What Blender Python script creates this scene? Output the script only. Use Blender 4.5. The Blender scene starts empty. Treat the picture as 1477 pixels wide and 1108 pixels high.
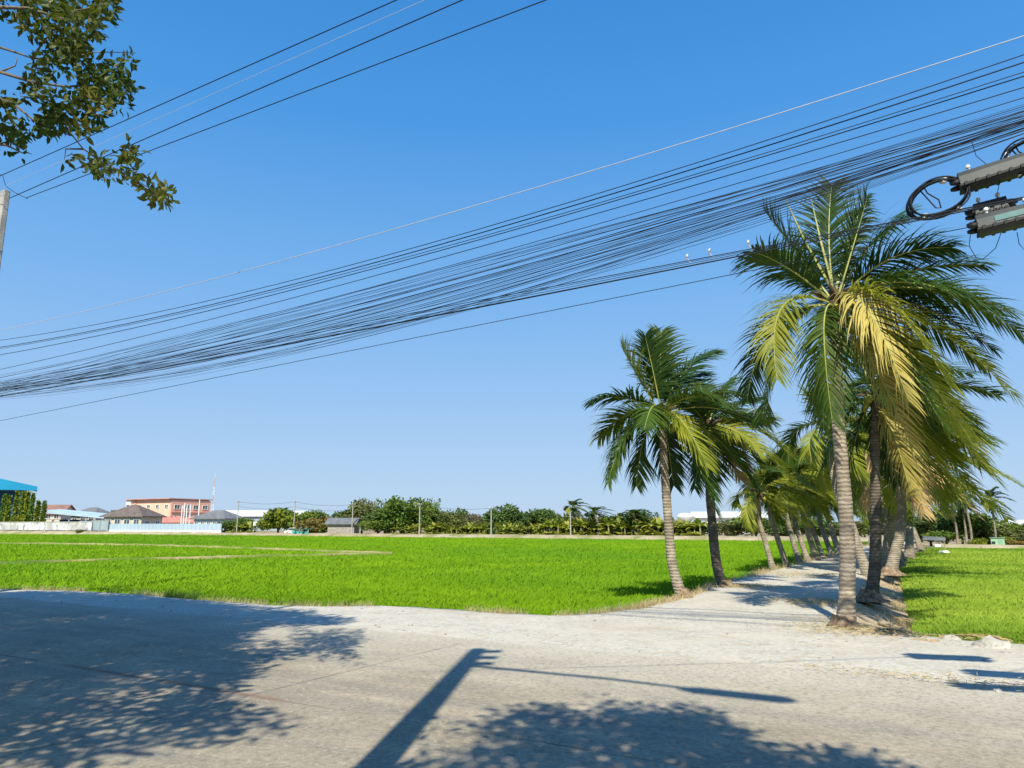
import bpy, math, random
import numpy as np
from mathutils import Vector, Matrix, noise
random.seed(7); RNG = np.random.default_rng(7)
sc = bpy.context.scene
COL = sc.collection
R = math.radians

# ------------------------------------------------------------------ camera
FPX, CX, CY, HORIZON, CAMH = 1060.0, 738.5, 554.0, 757.0, 1.65
PITCH = math.atan((HORIZON - CY) / FPX)
cp, sp = math.cos(PITCH), math.sin(PITCH)
cd = bpy.data.cameras.new('camera'); cam = bpy.data.objects.new('camera', cd); COL.objects.link(cam)
cd.sensor_width = 36; cd.lens = 36 * FPX / 1477; cd.clip_start = 0.05; cd.clip_end = 6000
cam.location = (0, 0, CAMH); cam.rotation_euler = (math.pi / 2 + PITCH, 0, 0)
sc.camera = cam

def ray(px, py):
    yu = CY - py
    F = FPX * cp - yu * sp; U = FPX * sp + yu * cp
    return (px - CX) / F, U / F
def at(px, py, Y):
    a, b = ray(px, py); return Vector((a * Y, Y, CAMH + b * Y))
def gnd(px, py, z=0.0):
    a, b = ray(px, py); Y = (z - CAMH) / b; return Vector((a * Y, Y, z))
def proj(x, y, z):                       # numpy or floats -> pixel, depth
    d = y * cp + (z - CAMH) * sp
    up = -y * sp + (z - CAMH) * cp
    d = np.where(np.abs(d) < 1e-6, 1e-6, d)
    return CX + FPX * x / d, CY - FPX * up / d, d
# road frame: v runs along the road, u across it and along the side track
UX, UY = 0.496, 0.8683
ROADROT = math.atan2(-UX, UY)
def uv(u, v, z=0.0): return Vector((UX * u + UY * v, UY * u - UX * v, z))
def to_uv(x, y): return UX * x + UY * y, UY * x - UX * y
def far(px, u):                          # ground point in direction px on the line of constant u
    a = (px - CX) / 1079.0
    Y = u / (UY + UX * a); return a * Y, Y

# ------------------------------------------------------------------ sun and sky
AZ, EL = R(10.5), R(44)
SUNH = Vector((math.sin(AZ), math.cos(AZ), 0)) / math.tan(EL)     # ground shift of a shadow per metre of height
w = bpy.data.worlds.new('World'); sc.world = w; w.use_nodes = True
nt = w.node_tree; bg = nt.nodes['Background']
sky = nt.nodes.new('ShaderNodeTexSky'); sky.sky_type = 'NISHITA'; sky.sun_disc = False
sky.sun_elevation = EL; sky.sun_rotation = math.pi + AZ
sky.air_density = 1.0; sky.dust_density = 0.6; sky.ozone_density = 4.0; sky.altitude = 0
bg.inputs[1].default_value = 0.05
nt.links.new(sky.outputs[0], bg.inputs[0])
# clear dry-season sky: a second background grades by elevation from pale horizon blue to deep blue overhead
tc_ = nt.nodes.new('ShaderNodeTexCoord'); sx_ = nt.nodes.new('ShaderNodeSeparateXYZ'); nt.links.new(tc_.outputs['Generated'], sx_.inputs[0])
rp = nt.nodes.new('ShaderNodeValToRGB'); nt.links.new(sx_.outputs[2], rp.inputs[0])
SKY = [(0.0, (.50, .66, .87)), (.08, (.42, .62, .88)), (.17, (.32, .555, .89)), (.30, (.20, .47, .88)), (.50, (.075, .335, .80)), (.68, (.04, .25, .69)), (1.0, (.02, .14, .50))]
while len(rp.color_ramp.elements) < len(SKY): rp.color_ramp.elements.new(0.5)
for e_, (p_, c_) in zip(rp.color_ramp.elements, SKY): e_.position = p_; e_.color = (*c_, 1)
bg2 = nt.nodes.new('ShaderNodeBackground'); nt.links.new(rp.outputs[0], bg2.inputs[0]); bg2.inputs[1].default_value = 0.78
ad_ = nt.nodes.new('ShaderNodeMixShader'); ad_.inputs[0].default_value = 0.85
nt.links.new(bg.outputs[0], ad_.inputs[1]); nt.links.new(bg2.outputs[0], ad_.inputs[2]); nt.links.new(ad_.outputs[0], nt.nodes['World Output'].inputs[0])
ld = bpy.data.lights.new('sun', 'SUN'); ld.energy = 4.6; ld.angle = R(0.53); ld.color = (1.0, 0.94, 0.79)
lo = bpy.data.objects.new('sun', ld); COL.objects.link(lo)
lo.rotation_euler = (Vector((SUNH.x, SUNH.y, -1))).to_track_quat('-Z', 'Y').to_euler()
sc.view_settings.view_transform = 'Standard'; sc.view_settings.look = 'None'
sc.view_settings.exposure = 0.48; sc.view_settings.gamma = 1.0
sc.cycles.max_bounces = 6; sc.cycles.transparent_max_bounces = 8
sc.cycles.use_denoising = True

# ------------------------------------------------------------------ materials
MATS = {}
def mat(name, c1, c2=None, scale=4.0, rough=0.8, bump=0.0, bscale=None, trans=0.0, spec=0.3, detail=6, c3=None, s3=0.4, metal=0.0, thresh=(0.35, 0.65), tcol=None, rand=0.0):
    if name in MATS: return MATS[name]
    m = bpy.data.materials.new(name); m.use_nodes = True; t = m.node_tree; N = t.nodes; L = t.links
    p = N['Principled BSDF']; p.inputs['Roughness'].default_value = rough; p.inputs['Metallic'].default_value = metal
    p.inputs['Specular IOR Level'].default_value = spec
    tc = N.new('ShaderNodeTexCoord'); col = None
    def ramp(a, b, sc_, th):
        n = N.new('ShaderNodeTexNoise'); n.inputs['Scale'].default_value = sc_; n.inputs['Detail'].default_value = detail
        L.new(tc.outputs['Object'], n.inputs['Vector'])
        r = N.new('ShaderNodeValToRGB'); L.new(n.outputs['Fac'], r.inputs[0])
        r.color_ramp.elements[0].position = th[0]; r.color_ramp.elements[1].position = th[1]
        r.color_ramp.elements[0].color = (*a, 1); r.color_ramp.elements[1].color = (*b, 1)
        return r.outputs[0]
    if c2 is None: c2 = tuple(min(1, x * 1.15) for x in c1)
    col = ramp(c1, c2, scale, thresh)
    if c3 is not None:
        n = N.new('ShaderNodeTexNoise'); n.inputs['Scale'].default_value = s3; n.inputs['Detail'].default_value = 4
        L.new(tc.outputs['Object'], n.inputs['Vector'])
        mr = N.new('ShaderNodeMapRange'); mr.inputs[1].default_value = 0.45; mr.inputs[2].default_value = 0.65
        L.new(n.outputs['Fac'], mr.inputs[0])
        mx = N.new('ShaderNodeMix'); mx.data_type = 'RGBA'; L.new(mr.outputs[0], mx.inputs[0]); L.new(col, mx.inputs[6]); mx.inputs[7].default_value = (*c3, 1)
        col = mx.outputs[2]
    if rand:
        oi = N.new('ShaderNodeObjectInfo'); h = N.new('ShaderNodeHueSaturation')
        mr = N.new('ShaderNodeMapRange'); mr.inputs[3].default_value = 1 - rand; mr.inputs[4].default_value = 1 + rand
        L.new(oi.outputs['Random'], mr.inputs[0]); L.new(mr.outputs[0], h.inputs['Value']); L.new(col, h.inputs['Color']); col = h.outputs[0]
    L.new(col, p.inputs['Base Color'])
    if bump:
        n = N.new('ShaderNodeTexNoise'); n.inputs['Scale'].default_value = bscale or scale * 4; n.inputs['Detail'].default_value = 6
        L.new(tc.outputs['Object'], n.inputs['Vector'])
        b = N.new('ShaderNodeBump'); b.inputs['Strength'].default_value = bump; b.inputs['Distance'].default_value = 0.05
        L.new(n.outputs['Fac'], b.inputs['Height']); L.new(b.outputs[0], p.inputs['Normal'])
    if trans:
        tr = N.new('ShaderNodeBsdfTranslucent'); ms = N.new('ShaderNodeMixShader'); ms.inputs[0].default_value = trans
        if tcol: tr.inputs[0].default_value = (*tcol, 1)
        else: L.new(col, tr.inputs[0])
        L.new(p.outputs[0], ms.inputs[1]); L.new(tr.outputs[0], ms.inputs[2]); L.new(ms.outputs[0], N['Material Output'].inputs[0])
    MATS[name] = m; return m

# ------------------------------------------------------------------ mesh builder
class MB:
    def __init__(s): s.v = []; s.f = []; s.mi = []
    def add(s, verts, faces, mi=0):
        o = len(s.v); s.v.extend(tuple(x) for x in verts); s.f.extend(tuple(i + o for i in f) for f in faces); s.mi.extend([mi] * len(faces)); return s
    def box(s, c, d, rot=None, mi=0):
        x, y, z = d[0] / 2, d[1] / 2, d[2] / 2
        vs = [Vector(q) for q in ((-x, -y, -z), (x, -y, -z), (x, y, -z), (-x, y, -z), (-x, -y, z), (x, -y, z), (x, y, z), (-x, y, z))]
        if rot is not None: vs = [rot @ q for q in vs]
        c = Vector(c)
        return s.add([q + c for q in vs], [(3, 2, 1, 0), (4, 5, 6, 7), (0, 1, 5, 4), (1, 2, 6, 5), (2, 3, 7, 6), (3, 0, 4, 7)], mi)
    def tube(s, pts, rad, n=8, cap=True, mi=0):
        pts = [Vector(p) for p in pts]
        if not hasattr(rad, '__len__'): rad = [rad] * len(pts)
        vs = []; fs = []; ref = None
        for i, p in enumerate(pts):
            t = (pts[min(i + 1, len(pts) - 1)] - pts[max(i - 1, 0)]).normalized()
            if ref is None:
                ref = Vector((1, 0, 0)) if abs(t.x) < 0.8 else Vector((0, 1, 0))
            a = (ref - t * ref.dot(t)).normalized(); ref = a; b = t.cross(a)
            for k in range(n):
                an = 2 * math.pi * k / n; vs.append(p + (a * math.cos(an) + b * math.sin(an)) * rad[i])
        for i in range(len(pts) - 1):
            for k in range(n):
                fs.append((i * n + k, i * n + (k + 1) % n, (i + 1) * n + (k + 1) % n, (i + 1) * n + k))
        if cap:
            fs.append(tuple(range(n - 1, -1, -1))); fs.append(tuple((len(pts) - 1) * n + k for k in range(n)))
        return s.add(vs, fs, mi)
    def lathe(s, prof, c=(0, 0, 0), n=20, mi=0):
        c = Vector(c); vs = []; fs = []
        for r, z in prof:
            for k in range(n):
                a = 2 * math.pi * k / n; vs.append(c + Vector((r * math.cos(a), r * math.sin(a), z)))
        for i in range(len(prof) - 1):
            for k in range(n): fs.append((i * n + k, i * n + (k + 1) % n, (i + 1) * n + (k + 1) % n, (i + 1) * n + k))
        return s.add(vs, fs, mi)
    def build(s, name, m, parent=None, smooth=False, loc=None, rotz=None):
        me = bpy.data.meshes.new(name); me.from_pydata(s.v, [], s.f)
        ms = m if isinstance(m, (list, tuple)) else [m]
        for q in ms: me.materials.append(q)
        if len(ms) > 1: me.polygons.foreach_set('material_index', s.mi)
        if smooth: me.polygons.foreach_set('use_smooth', [True] * len(me.polygons))
        me.update()
        o = bpy.data.objects.new(name, me); COL.objects.link(o)
        if parent: o.parent = parent
        if loc is not None: o.location = loc
        if rotz is not None: o.rotation_euler.z = rotz
        return o

def np_mesh(name, verts, faces, m, parent=None, k=None):
    """verts (n,3) array, faces (m,k) int array"""
    verts = np.asarray(verts, np.float32); faces = np.asarray(faces, np.int32); k = faces.shape[1]
    me = bpy.data.meshes.new(name); me.vertices.add(len(verts)); me.vertices.foreach_set('co', verts.ravel())
    me.loops.add(faces.size); me.loops.foreach_set('vertex_index', faces.ravel())
    me.polygons.add(len(faces)); me.polygons.foreach_set('loop_start', np.arange(0, faces.size, k, dtype=np.int32))
    me.polygons.foreach_set('loop_total', np.full(len(faces), k, np.int32))
    me.materials.append(m); me.update(); me.validate()
    o = bpy.data.objects.new(name, me); COL.objects.link(o)
    if parent: o.parent = parent
    return o

def tag(o, label=None, cat=None, group=None, kind=None):
    if label: o['label'] = label
    if cat: o['category'] = cat
    if group: o['group'] = group
    if kind: o['kind'] = kind
    return o
def empty(name, loc=(0, 0, 0), rz=0.0, label=None, cat=None, group=None):
    o = bpy.data.objects.new(name, None); COL.objects.link(o); o.location = loc; o.rotation_euler.z = rz; o.empty_display_size = 0.2
    return tag(o, label, cat, group)
KIDS = {}
def dup(root, loc, rz=0.0, scale=1.0, label=None, group=None):
    r = root.copy(); COL.objects.link(r); r.location = loc; r.rotation_euler.z = rz
    r.scale = (scale,) * 3 if not hasattr(scale, '__len__') else scale
    if label: r['label'] = label
    if group: r['group'] = group
    if root.name not in KIDS: KIDS[root.name] = list(root.children)
    for ch in KIDS[root.name]:
        c = ch.copy(); COL.objects.link(c); c.parent = r
        for g in ch.children:
            d = g.copy(); COL.objects.link(d); d.parent = c
    return r
ORD = 'first second third fourth fifth sixth seventh eighth ninth tenth eleventh twelfth thirteenth fourteenth fifteenth sixteenth seventeenth eighteenth nineteenth twentieth'.split()
ORD += ['twenty-' + x for x in ORD[:9]] + ['thirtieth'] + ['thirty-' + x for x in ORD[:9]]

def inpoly(x, y, poly):
    x = np.asarray(x); y = np.asarray(y); c = np.zeros(x.shape, bool); n = len(poly)
    for i in range(n):
        x1, y1 = poly[i]; x2, y2 = poly[(i + 1) % n]
        if y1 == y2: continue
        k = ((y1 > y) != (y2 > y)) & (x < (x2 - x1) * (y - y1) / (y2 - y1) + x1)
        c ^= k
    return c
def polydist(x, y, line):
    d = np.full(np.shape(x), 1e9)
    for (x1, y1), (x2, y2) in zip(line[:-1], line[1:]):
        ex, ey = x2 - x1, y2 - y1; l2 = ex * ex + ey * ey + 1e-9
        t = np.clip(((x - x1) * ex + (y - y1) * ey) / l2, 0, 1)
        d = np.minimum(d, np.hypot(x - x1 - t * ex, y - y1 - t * ey))
    return d
def sstep(a, b, x):
    t = np.clip((x - a) / (b - a), 0, 1); return t * t * (3 - 2 * t)

# ------------------------------------------------------------------ materials used widely
M_soil = mat('dry_soil', (0.30, 0.23, 0.14), (0.42, 0.34, 0.22), 1.5, 0.95, 0.5, 20, c3=(0.20, 0.17, 0.08), s3=0.6)
M_gravel_slope = None

def gravel_material():
    m = bpy.data.materials.new('pale_gravel'); m.use_nodes = True; t = m.node_tree; N = t.nodes; L = t.links
    p = N['Principled BSDF']; p.inputs['Roughness'].default_value = 0.95; p.inputs['Specular IOR Level'].default_value = 0.15
    tc = N.new('ShaderNodeTexCoord')
    def nz(s, d=6, rough=0.6):
        n = N.new('ShaderNodeTexNoise'); n.inputs['Scale'].default_value = s; n.inputs['Detail'].default_value = d; n.inputs['Roughness'].default_value = rough
        L.new(tc.outputs['Object'], n.inputs['Vector']); return n.outputs['Fac']
    def mixc(f, a, b):
        x = N.new('ShaderNodeMix'); x.data_type = 'RGBA'; L.new(f, x.inputs[0])
        for i, q in ((6, a), (7, b)):
            if isinstance(q, tuple): x.inputs[i].default_value = (*q, 1)
            else: L.new(q, x.inputs[i])
        return x.outputs[2]
    def rng(f, a, b, lo=0.0, hi=1.0):
        r = N.new('ShaderNodeMapRange'); r.inputs[1].default_value = a; r.inputs[2].default_value = b; r.inputs[3].default_value = lo; r.inputs[4].default_value = hi; L.new(f, r.inputs[0]); return r.outputs[0]
    vo = N.new('ShaderNodeTexVoronoi'); vo.inputs['Scale'].default_value = 22; L.new(tc.outputs['Object'], vo.inputs['Vector'])
    sep = N.new('ShaderNodeSeparateColor'); L.new(vo.outputs['Color'], sep.inputs[0])
    peb = mixc(sep.outputs[0], (0.43, 0.40, 0.335), (0.64, 0.60, 0.51))
    dust = mixc(rng(nz(9, 8), 0.3, 0.7), (0.52, 0.48, 0.39), (0.66, 0.615, 0.51))
    c = mixc(rng(nz(1.6, 5), 0.42, 0.62), peb, dust)
    c = mixc(rng(nz(0.45, 4), 0.50, 0.72, 0, 0.5), c, (0.46, 0.40, 0.30))
    # slopes below the crown of the fill are dry earth and straw
    g = N.new('ShaderNodeNewGeometry'); sx = N.new('ShaderNodeSeparateXYZ'); L.new(g.outputs['Position'], sx.inputs[0])
    ad = N.new('ShaderNodeMath'); ad.operation = 'MULTIPLY_ADD'; L.new(nz(3, 5), ad.inputs[0]); ad.inputs[1].default_value = 0.22; L.new(sx.outputs[2], ad.inputs[2])
    earth = mixc(rng(nz(7, 6), 0.35, 0.65), (0.34, 0.25, 0.15), (0.56, 0.45, 0.30))
    c = mixc(rng(ad.outputs[0], 0.03, 0.10), earth, c)
    L.new(c, p.inputs['Base Color'])
    b = N.new('ShaderNodeBump'); b.inputs['Strength'].default_value = 0.35; b.inputs['Distance'].default_value = 0.02
    L.new(vo.outputs['Distance'], b.inputs['Height'])
    b2 = N.new('ShaderNodeBump'); b2.inputs['Strength'].default_value = 0.3; b2.inputs['Distance'].default_value = 0.04
    L.new(nz(11, 8, 0.7), b2.inputs['Height']); L.new(b.outputs[0], b2.inputs['Normal']); L.new(b2.outputs[0], p.inputs['Normal'])
    return m
M_gravel = gravel_material()

def road_material():
    m = bpy.data.materials.new('worn_concrete'); m.use_nodes = True; t = m.node_tree; N = t.nodes; L = t.links
    p = N['Principled BSDF']; p.inputs['Roughness'].default_value = 0.9; p.inputs['Specular IOR Level'].default_value = 0.2
    tc = N.new('ShaderNodeTexCoord'); sx = N.new('ShaderNodeSeparateXYZ'); L.new(tc.outputs['Object'], sx.inputs[0])
    def nz(s, d=6, rough=0.6, vec=None):
        n = N.new('ShaderNodeTexNoise'); n.inputs['Scale'].default_value = s; n.inputs['Detail'].default_value = d; n.inputs['Roughness'].default_value = rough
        L.new(vec or tc.outputs['Object'], n.inputs['Vector']); return n.outputs['Fac']
    def mth(op, a, b=None, c=None):
        x = N.new('ShaderNodeMath'); x.operation = op
        for i, q in enumerate((a, b, c)):
            if q is None: continue
            if isinstance(q, (int, float)): x.inputs[i].default_value = q
            else: L.new(q, x.inputs[i])
        return x.outputs[0]
    def mixc(f, a, b):
        x = N.new('ShaderNodeMix'); x.data_type = 'RGBA'; L.new(f, x.inputs[0])
        for i, q in ((6, a), (7, b)):
            if isinstance(q, tuple): x.inputs[i].default_value = (*q, 1)
            else: L.new(q, x.inputs[i])
        return x.outputs[2]
    def rng(f, a, b, lo=0.0, hi=1.0):
        r = N.new('ShaderNodeMapRange'); r.inputs[1].default_value = a; r.inputs[2].default_value = b; r.inputs[3].default_value = lo; r.inputs[4].default_value = hi; L.new(f, r.inputs[0]); return r.outputs[0]
    mp = N.new('ShaderNodeMapping'); mp.inputs['Scale'].default_value = (0.12, 1.0, 1.0); L.new(tc.outputs['Object'], mp.inputs['Vector'])
    V, U_ = sx.outputs[0], sx.outputs[1]
    base = mixc(rng(nz(1.1, 7, 0.7), 0.36, 0.64), (0.33, 0.28, 0.195), (0.50, 0.425, 0.30))
    base = mixc(rng(nz(2.2, 5, 0.6, mp.outputs[0]), 0.42, 0.62, 0, 0.6), base, (0.265, 0.245, 0.21))     # wheel streaks along the road
    # pale dust from the track lies along the far edge and across the mouth of the track
    dv = mth('MULTIPLY_ADD', mth('ABSOLUTE', mth('ADD', V, 3.0)), -0.13, 0.9)
    dm = mth('ADD', mth('ADD', U_, mth('MAXIMUM', dv, -0.8)), mth('MULTIPLY', nz(0.9, 6), 2.2))
    base = mixc(rng(dm, 8.2, 11.4, 0, 0.95), base, (0.60, 0.55, 0.44))
    speck = rng(nz(17, 5, 0.9), 0.47, 0.62)
    base = mixc(mth('MULTIPLY', speck, 0.62), base, (0.17, 0.145, 0.105))
    sp2 = rng(nz(23, 4, 0.9), 0.54, 0.66, 0, 0.6)
    base = mixc(sp2, base, (0.62, 0.55, 0.44))
    # joints
    wob = mth('MULTIPLY_ADD', nz(2.5, 5), 0.10, -0.05)
    jl = mth('ABSOLUTE', mth('ADD', mth('SUBTRACT', U_, 5.35), wob))
    jt = mth('ABSOLUTE', mth('ADD', mth('SUBTRACT', mth('PINGPONG', mth('ADD', V, 6.0), 5.0), 0.0), wob))
    base = mixc(mth('MULTIPLY', rng(mth('MINIMUM', jl, jt), 0.010, 0.022, 1, 0.0), rng(nz(0.8, 4), 0.40, 0.62, 0.12, 0.7)), base, (0.07, 0.06, 0.05))
    # reddish filler on stretches of the long joint
    patch = mth('MULTIPLY', rng(jl, 0.05, 0.075, 1, 0), rng(nz(0.33, 2), 0.50, 0.53))
    base = mixc(mth('MULTIPLY', patch, 0.45), base, (0.25, 0.135, 0.085))
    L.new(base, p.inputs['Base Color'])
    b = N.new('ShaderNodeBump'); b.inputs['Strength'].default_value = 0.55; b.inputs['Distance'].default_value = 0.012
    L.new(nz(60, 5, 0.75), b.inputs['Height']); L.new(b.outputs[0], p.inputs['Normal'])
    return m
M_road = road_material()

M_ricesoil = mat('rice_floor', (0.15, 0.25, 0.010), (0.20, 0.32, 0.014), 0.5, 0.95, 0.6, 30, c3=(0.085, 0.19, 0.012), s3=0.05, spec=0.1)
M_rice = mat('rice_leaf', (0.175, 0.335, 0.008), (0.255, 0.435, 0.012), 0.22, 0.75, trans=0.3, c3=(0.14, 0.31, 0.014), s3=0.03, spec=0.15, tcol=(0.30, 0.48, 0.01))
M_rice_pale = mat('rice_leaf_pale', (0.29, 0.42, 0.04), (0.38, 0.52, 0.06), 0.3, 0.75, trans=0.3, c3=(0.19, 0.33, 0.03), s3=0.08, spec=0.15, tcol=(0.36, 0.50, 0.04))
M_straw = mat('dry_straw', (0.42, 0.33, 0.16), (0.60, 0.49, 0.27), 3, 0.9, trans=0.2)
M_trunk = mat('palm_bark', (0.27, 0.215, 0.155), (0.46, 0.39, 0.30), 6, 0.92, 0.4, 40, c3=(0.27, 0.225, 0.17), s3=1.3)
def ring_bark(name, a, b, dark, seedoff):
    m = mat(name, a, b, 6, 0.92, 0.4, 40, c3=dark, s3=1.3); t = m.node_tree; N = t.nodes; L = t.links; p = N['Principled BSDF']
    src = p.inputs['Base Color'].links[0].from_socket
    tc = N.new('ShaderNodeTexCoord'); wv = N.new('ShaderNodeTexWave'); wv.bands_direction = 'Z'; wv.inputs['Scale'].default_value = 4.3; wv.inputs['Distortion'].default_value = 3.0; wv.inputs['Detail'].default_value = 3; wv.inputs['Detail Scale'].default_value = 2.5; wv.inputs['Phase Offset'].default_value = seedoff
    L.new(tc.outputs['Object'], wv.inputs['Vector'])
    r = N.new('ShaderNodeMapRange'); r.inputs[1].default_value = 0.0; r.inputs[2].default_value = 0.28; r.inputs[3].default_value = 0.42; r.inputs[4].default_value = 0.0; L.new(wv.outputs['Fac'], r.inputs[0])
    mx = N.new('ShaderNodeMix'); mx.data_type = 'RGBA'; L.new(r.outputs[0], mx.inputs[0]); L.new(src, mx.inputs[6]); mx.inputs[7].default_value = (*[q * .45 for q in dark], 1); L.new(mx.outputs[2], p.inputs['Base Color'])
    bp_ = N.new('ShaderNodeBump'); bp_.inputs['Strength'].default_value = 0.5; bp_.inputs['Distance'].default_value = 0.03; L.new(wv.outputs['Fac'], bp_.inputs['Height'])
    old = p.inputs['Normal'].links[0].from_socket; L.new(old, bp_.inputs['Normal']); L.new(bp_.outputs[0], p.inputs['Normal']); return m
M_trunk = ring_bark('ringed_palm_bark', (0.25, 0.205, 0.15), (0.45, 0.385, 0.295), (0.22, 0.18, 0.135), 0)
M_trunk_d = ring_bark('dark_palm_bark', (0.10, 0.08, 0.06), (0.23, 0.19, 0.145), (0.09, 0.075, 0.06), 3)
M_bark = mat('tree_bark', (0.12, 0.10, 0.08), (0.22, 0.19, 0.15), 4, 0.95, 0.6)
M_conc = mat('weathered_concrete', (0.32, 0.30, 0.27), (0.44, 0.42, 0.38), 3, 0.9, 0.3, 30)
M_black = mat('black_cable', (0.006, 0.010, 0.016), (0.010, 0.015, 0.024), 8, 0.6)
M_grey_wire = mat('bare_aluminium', (0.42, 0.43, 0.45), (0.5, 0.5, 0.52), 8, 0.5)
M_steel = mat('galvanised_steel', (0.40, 0.41, 0.42), (0.5, 0.51, 0.52), 8, 0.5, metal=0.4)
M_white = mat('white_paint', (0.72, 0.72, 0.70), (0.80, 0.80, 0.78), 2, 0.7)
M_dark = mat('dark_opening', (0.025, 0.03, 0.035), (0.05, 0.055, 0.06), 3, 0.3, spec=0.5)

# ------------------------------------------------------------------ ground sheets
edge_px = [(0, 851), (60, 851), (120, 853), (200, 857), (300, 866), (400, 873), (470, 875), (560, 874), (640, 878), (730, 885), (800, 888), (860, 885), (915, 877), (965, 866), (1000, 857)]
edge_near = [gnd(x, y, -0.02) for x, y in edge_px]
edge_near = [(p.x, p.y) for p in edge_near]
EL_ = [tuple(uv(10.3, -200).xy), tuple(uv(10.1, -60).xy)] + edge_near + [tuple(uv(u, v).xy) for u, v in ((20.5, -5.75), (30, -5.65), (45, -5.5), (70, -5.3), (95, -5.2))]
right_px = [(1290, 806), (1297, 825), (1304, 850), (1311, 880), (1316, 905), (1335, 922), (1400, 930), (1477, 937)]
ER_ = [tuple(uv(95, -1.4).xy), tuple(uv(72, -1.5).xy), tuple(uv(50, -1.75).xy)]
ER_ += [tuple(gnd(x, y, -0.25).xy) for x, y in right_px] + [tuple(uv(12.4, 14).xy), tuple(uv(12.2, 60).xy), tuple(uv(12.2, 200).xy)]
RAISED = EL_ + ER_ + [tuple(uv(-40, 200).xy), tuple(uv(-40, -200).xy)]
LEFT_FIELD = EL_ + [tuple(uv(95, -5.2).xy), tuple(uv(95, -260).xy), tuple(uv(10, -260).xy)]
RIGHT_FIELD = ER_[1:] + [tuple(uv(72, 200).xy)]

def height(x, y):
    ins = inpoly(x, y, RAISED)
    dl = polydist(x, y, EL_); dr = polydist(x, y, ER_)
    sl = np.where(ins, -dl, dl); sr = np.where(ins, -dr, dr)
    zl = -0.47 * sstep(-0.12, 0.42, sl); zr = -0.47 * sstep(-1.5, 0.2, sr)
    return np.minimum(zl, zr)
def grid_patch(name, u0, u1, v0, v1, step, m):
    us = np.arange(u0, u1 + 1e-6, step); vs = np.arange(v0, v1 + 1e-6, step)
    V_, U_ = np.meshgrid(vs, us); x = UX * U_ + UY * V_; y = UY * U_ - UX * V_
    z = height(x, y)
    nzv = np.array([noise.noise((a * 0.9, b * 0.9, 0.0)) * 0.5 + noise.noise((a * 3.1, b * 3.1, 5.0)) * 0.32 + noise.noise((a * 7, b * 7, 9)) * 0.18 for a, b in zip(x.ravel(), y.ravel())]).reshape(x.shape)
    slope = np.clip(-z / 0.2, 0, 1)
    raised_road = np.clip((10.2 - U_) / 0.8, 0, 1)
    z = z + nzv * (0.035 + 0.17 * slope) * (1 - raised_road) * np.where(U_ > 17, 1, 0.8) - 0.012 * raised_road
    nu, nv = x.shape
    idx = np.arange(nu * nv).reshape(nu, nv)
    q = np.stack([idx[:-1, :-1], idx[:-1, 1:], idx[1:, 1:], idx[1:, :-1]], -1).reshape(-1, 4)
    zz = z.ravel(); q = q[(zz[q].max(1) > -0.44)]
    used = np.unique(q); rem = np.full(nu * nv, -1); rem[used] = np.arange(len(used))
    P = np.stack([x.ravel(), y.ravel(), zz], -1)[used]
    o = np_mesh(name, P, rem[q], m)
    o.data.polygons.foreach_set('use_smooth', [True] * len(o.data.polygons)); return o
tag(grid_patch('gravel_verge', -14, 17, -45, 45, 0.2, M_gravel), kind='structure')
tag(grid_patch('gravel_track', 17, 97, -8, 2, 0.2, M_gravel), kind='structure')
g = MB(); g.add([(-3000, -600, -0.47), (3000, -600, -0.47), (3000, 4500, -0.47), (-3000, 4500, -0.47)], [(0, 1, 2, 3)])
tag(g.build('ground', M_soil), kind='structure')
# concrete road, local x along the road and y across it
r_ = MB(); xs = np.arange(-70, 70.01, 0.25); vs = []
for i, x in enumerate(xs):
    e = 9.45 + 0.22 * noise.noise((x * 0.5, 0, 3)) + 0.12 * noise.noise((x * 2.1, 0, 7))
    vs += [(x, 1.2, 0.008), (x, 5.35, 0.014), (x, e, 0.010), (x, e + 0.03, -0.05)]
fs = []
for i in range(len(xs) - 1):
    for k in range(3): fs.append((i * 4 + k, (i + 1) * 4 + k, (i + 1) * 4 + k + 1, i * 4 + k + 1))
r_.add(vs, fs); tag(r_.build('road', M_road, rotz=ROADROT), kind='structure')
# rice fields: wet floor sheets
for poly in (LEFT_FIELD, RIGHT_FIELD):
    b = MB(); b.add([(x, y, -0.40) for x, y in poly], [tuple(range(len(poly)))[::-1] if poly is LEFT_FIELD else tuple(range(len(poly)))])
    o = b.build('rice_field', M_ricesoil); tag(o, kind='structure')
    bm_ = o.data
    import bmesh
    q = bmesh.new(); q.from_mesh(bm_); bmesh.ops.triangulate(q, faces=q.faces[:]); 
    for f in q.faces:
        if f.normal.z < 0: f.normal_flip()
    q.to_mesh(bm_); q.free()

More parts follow.
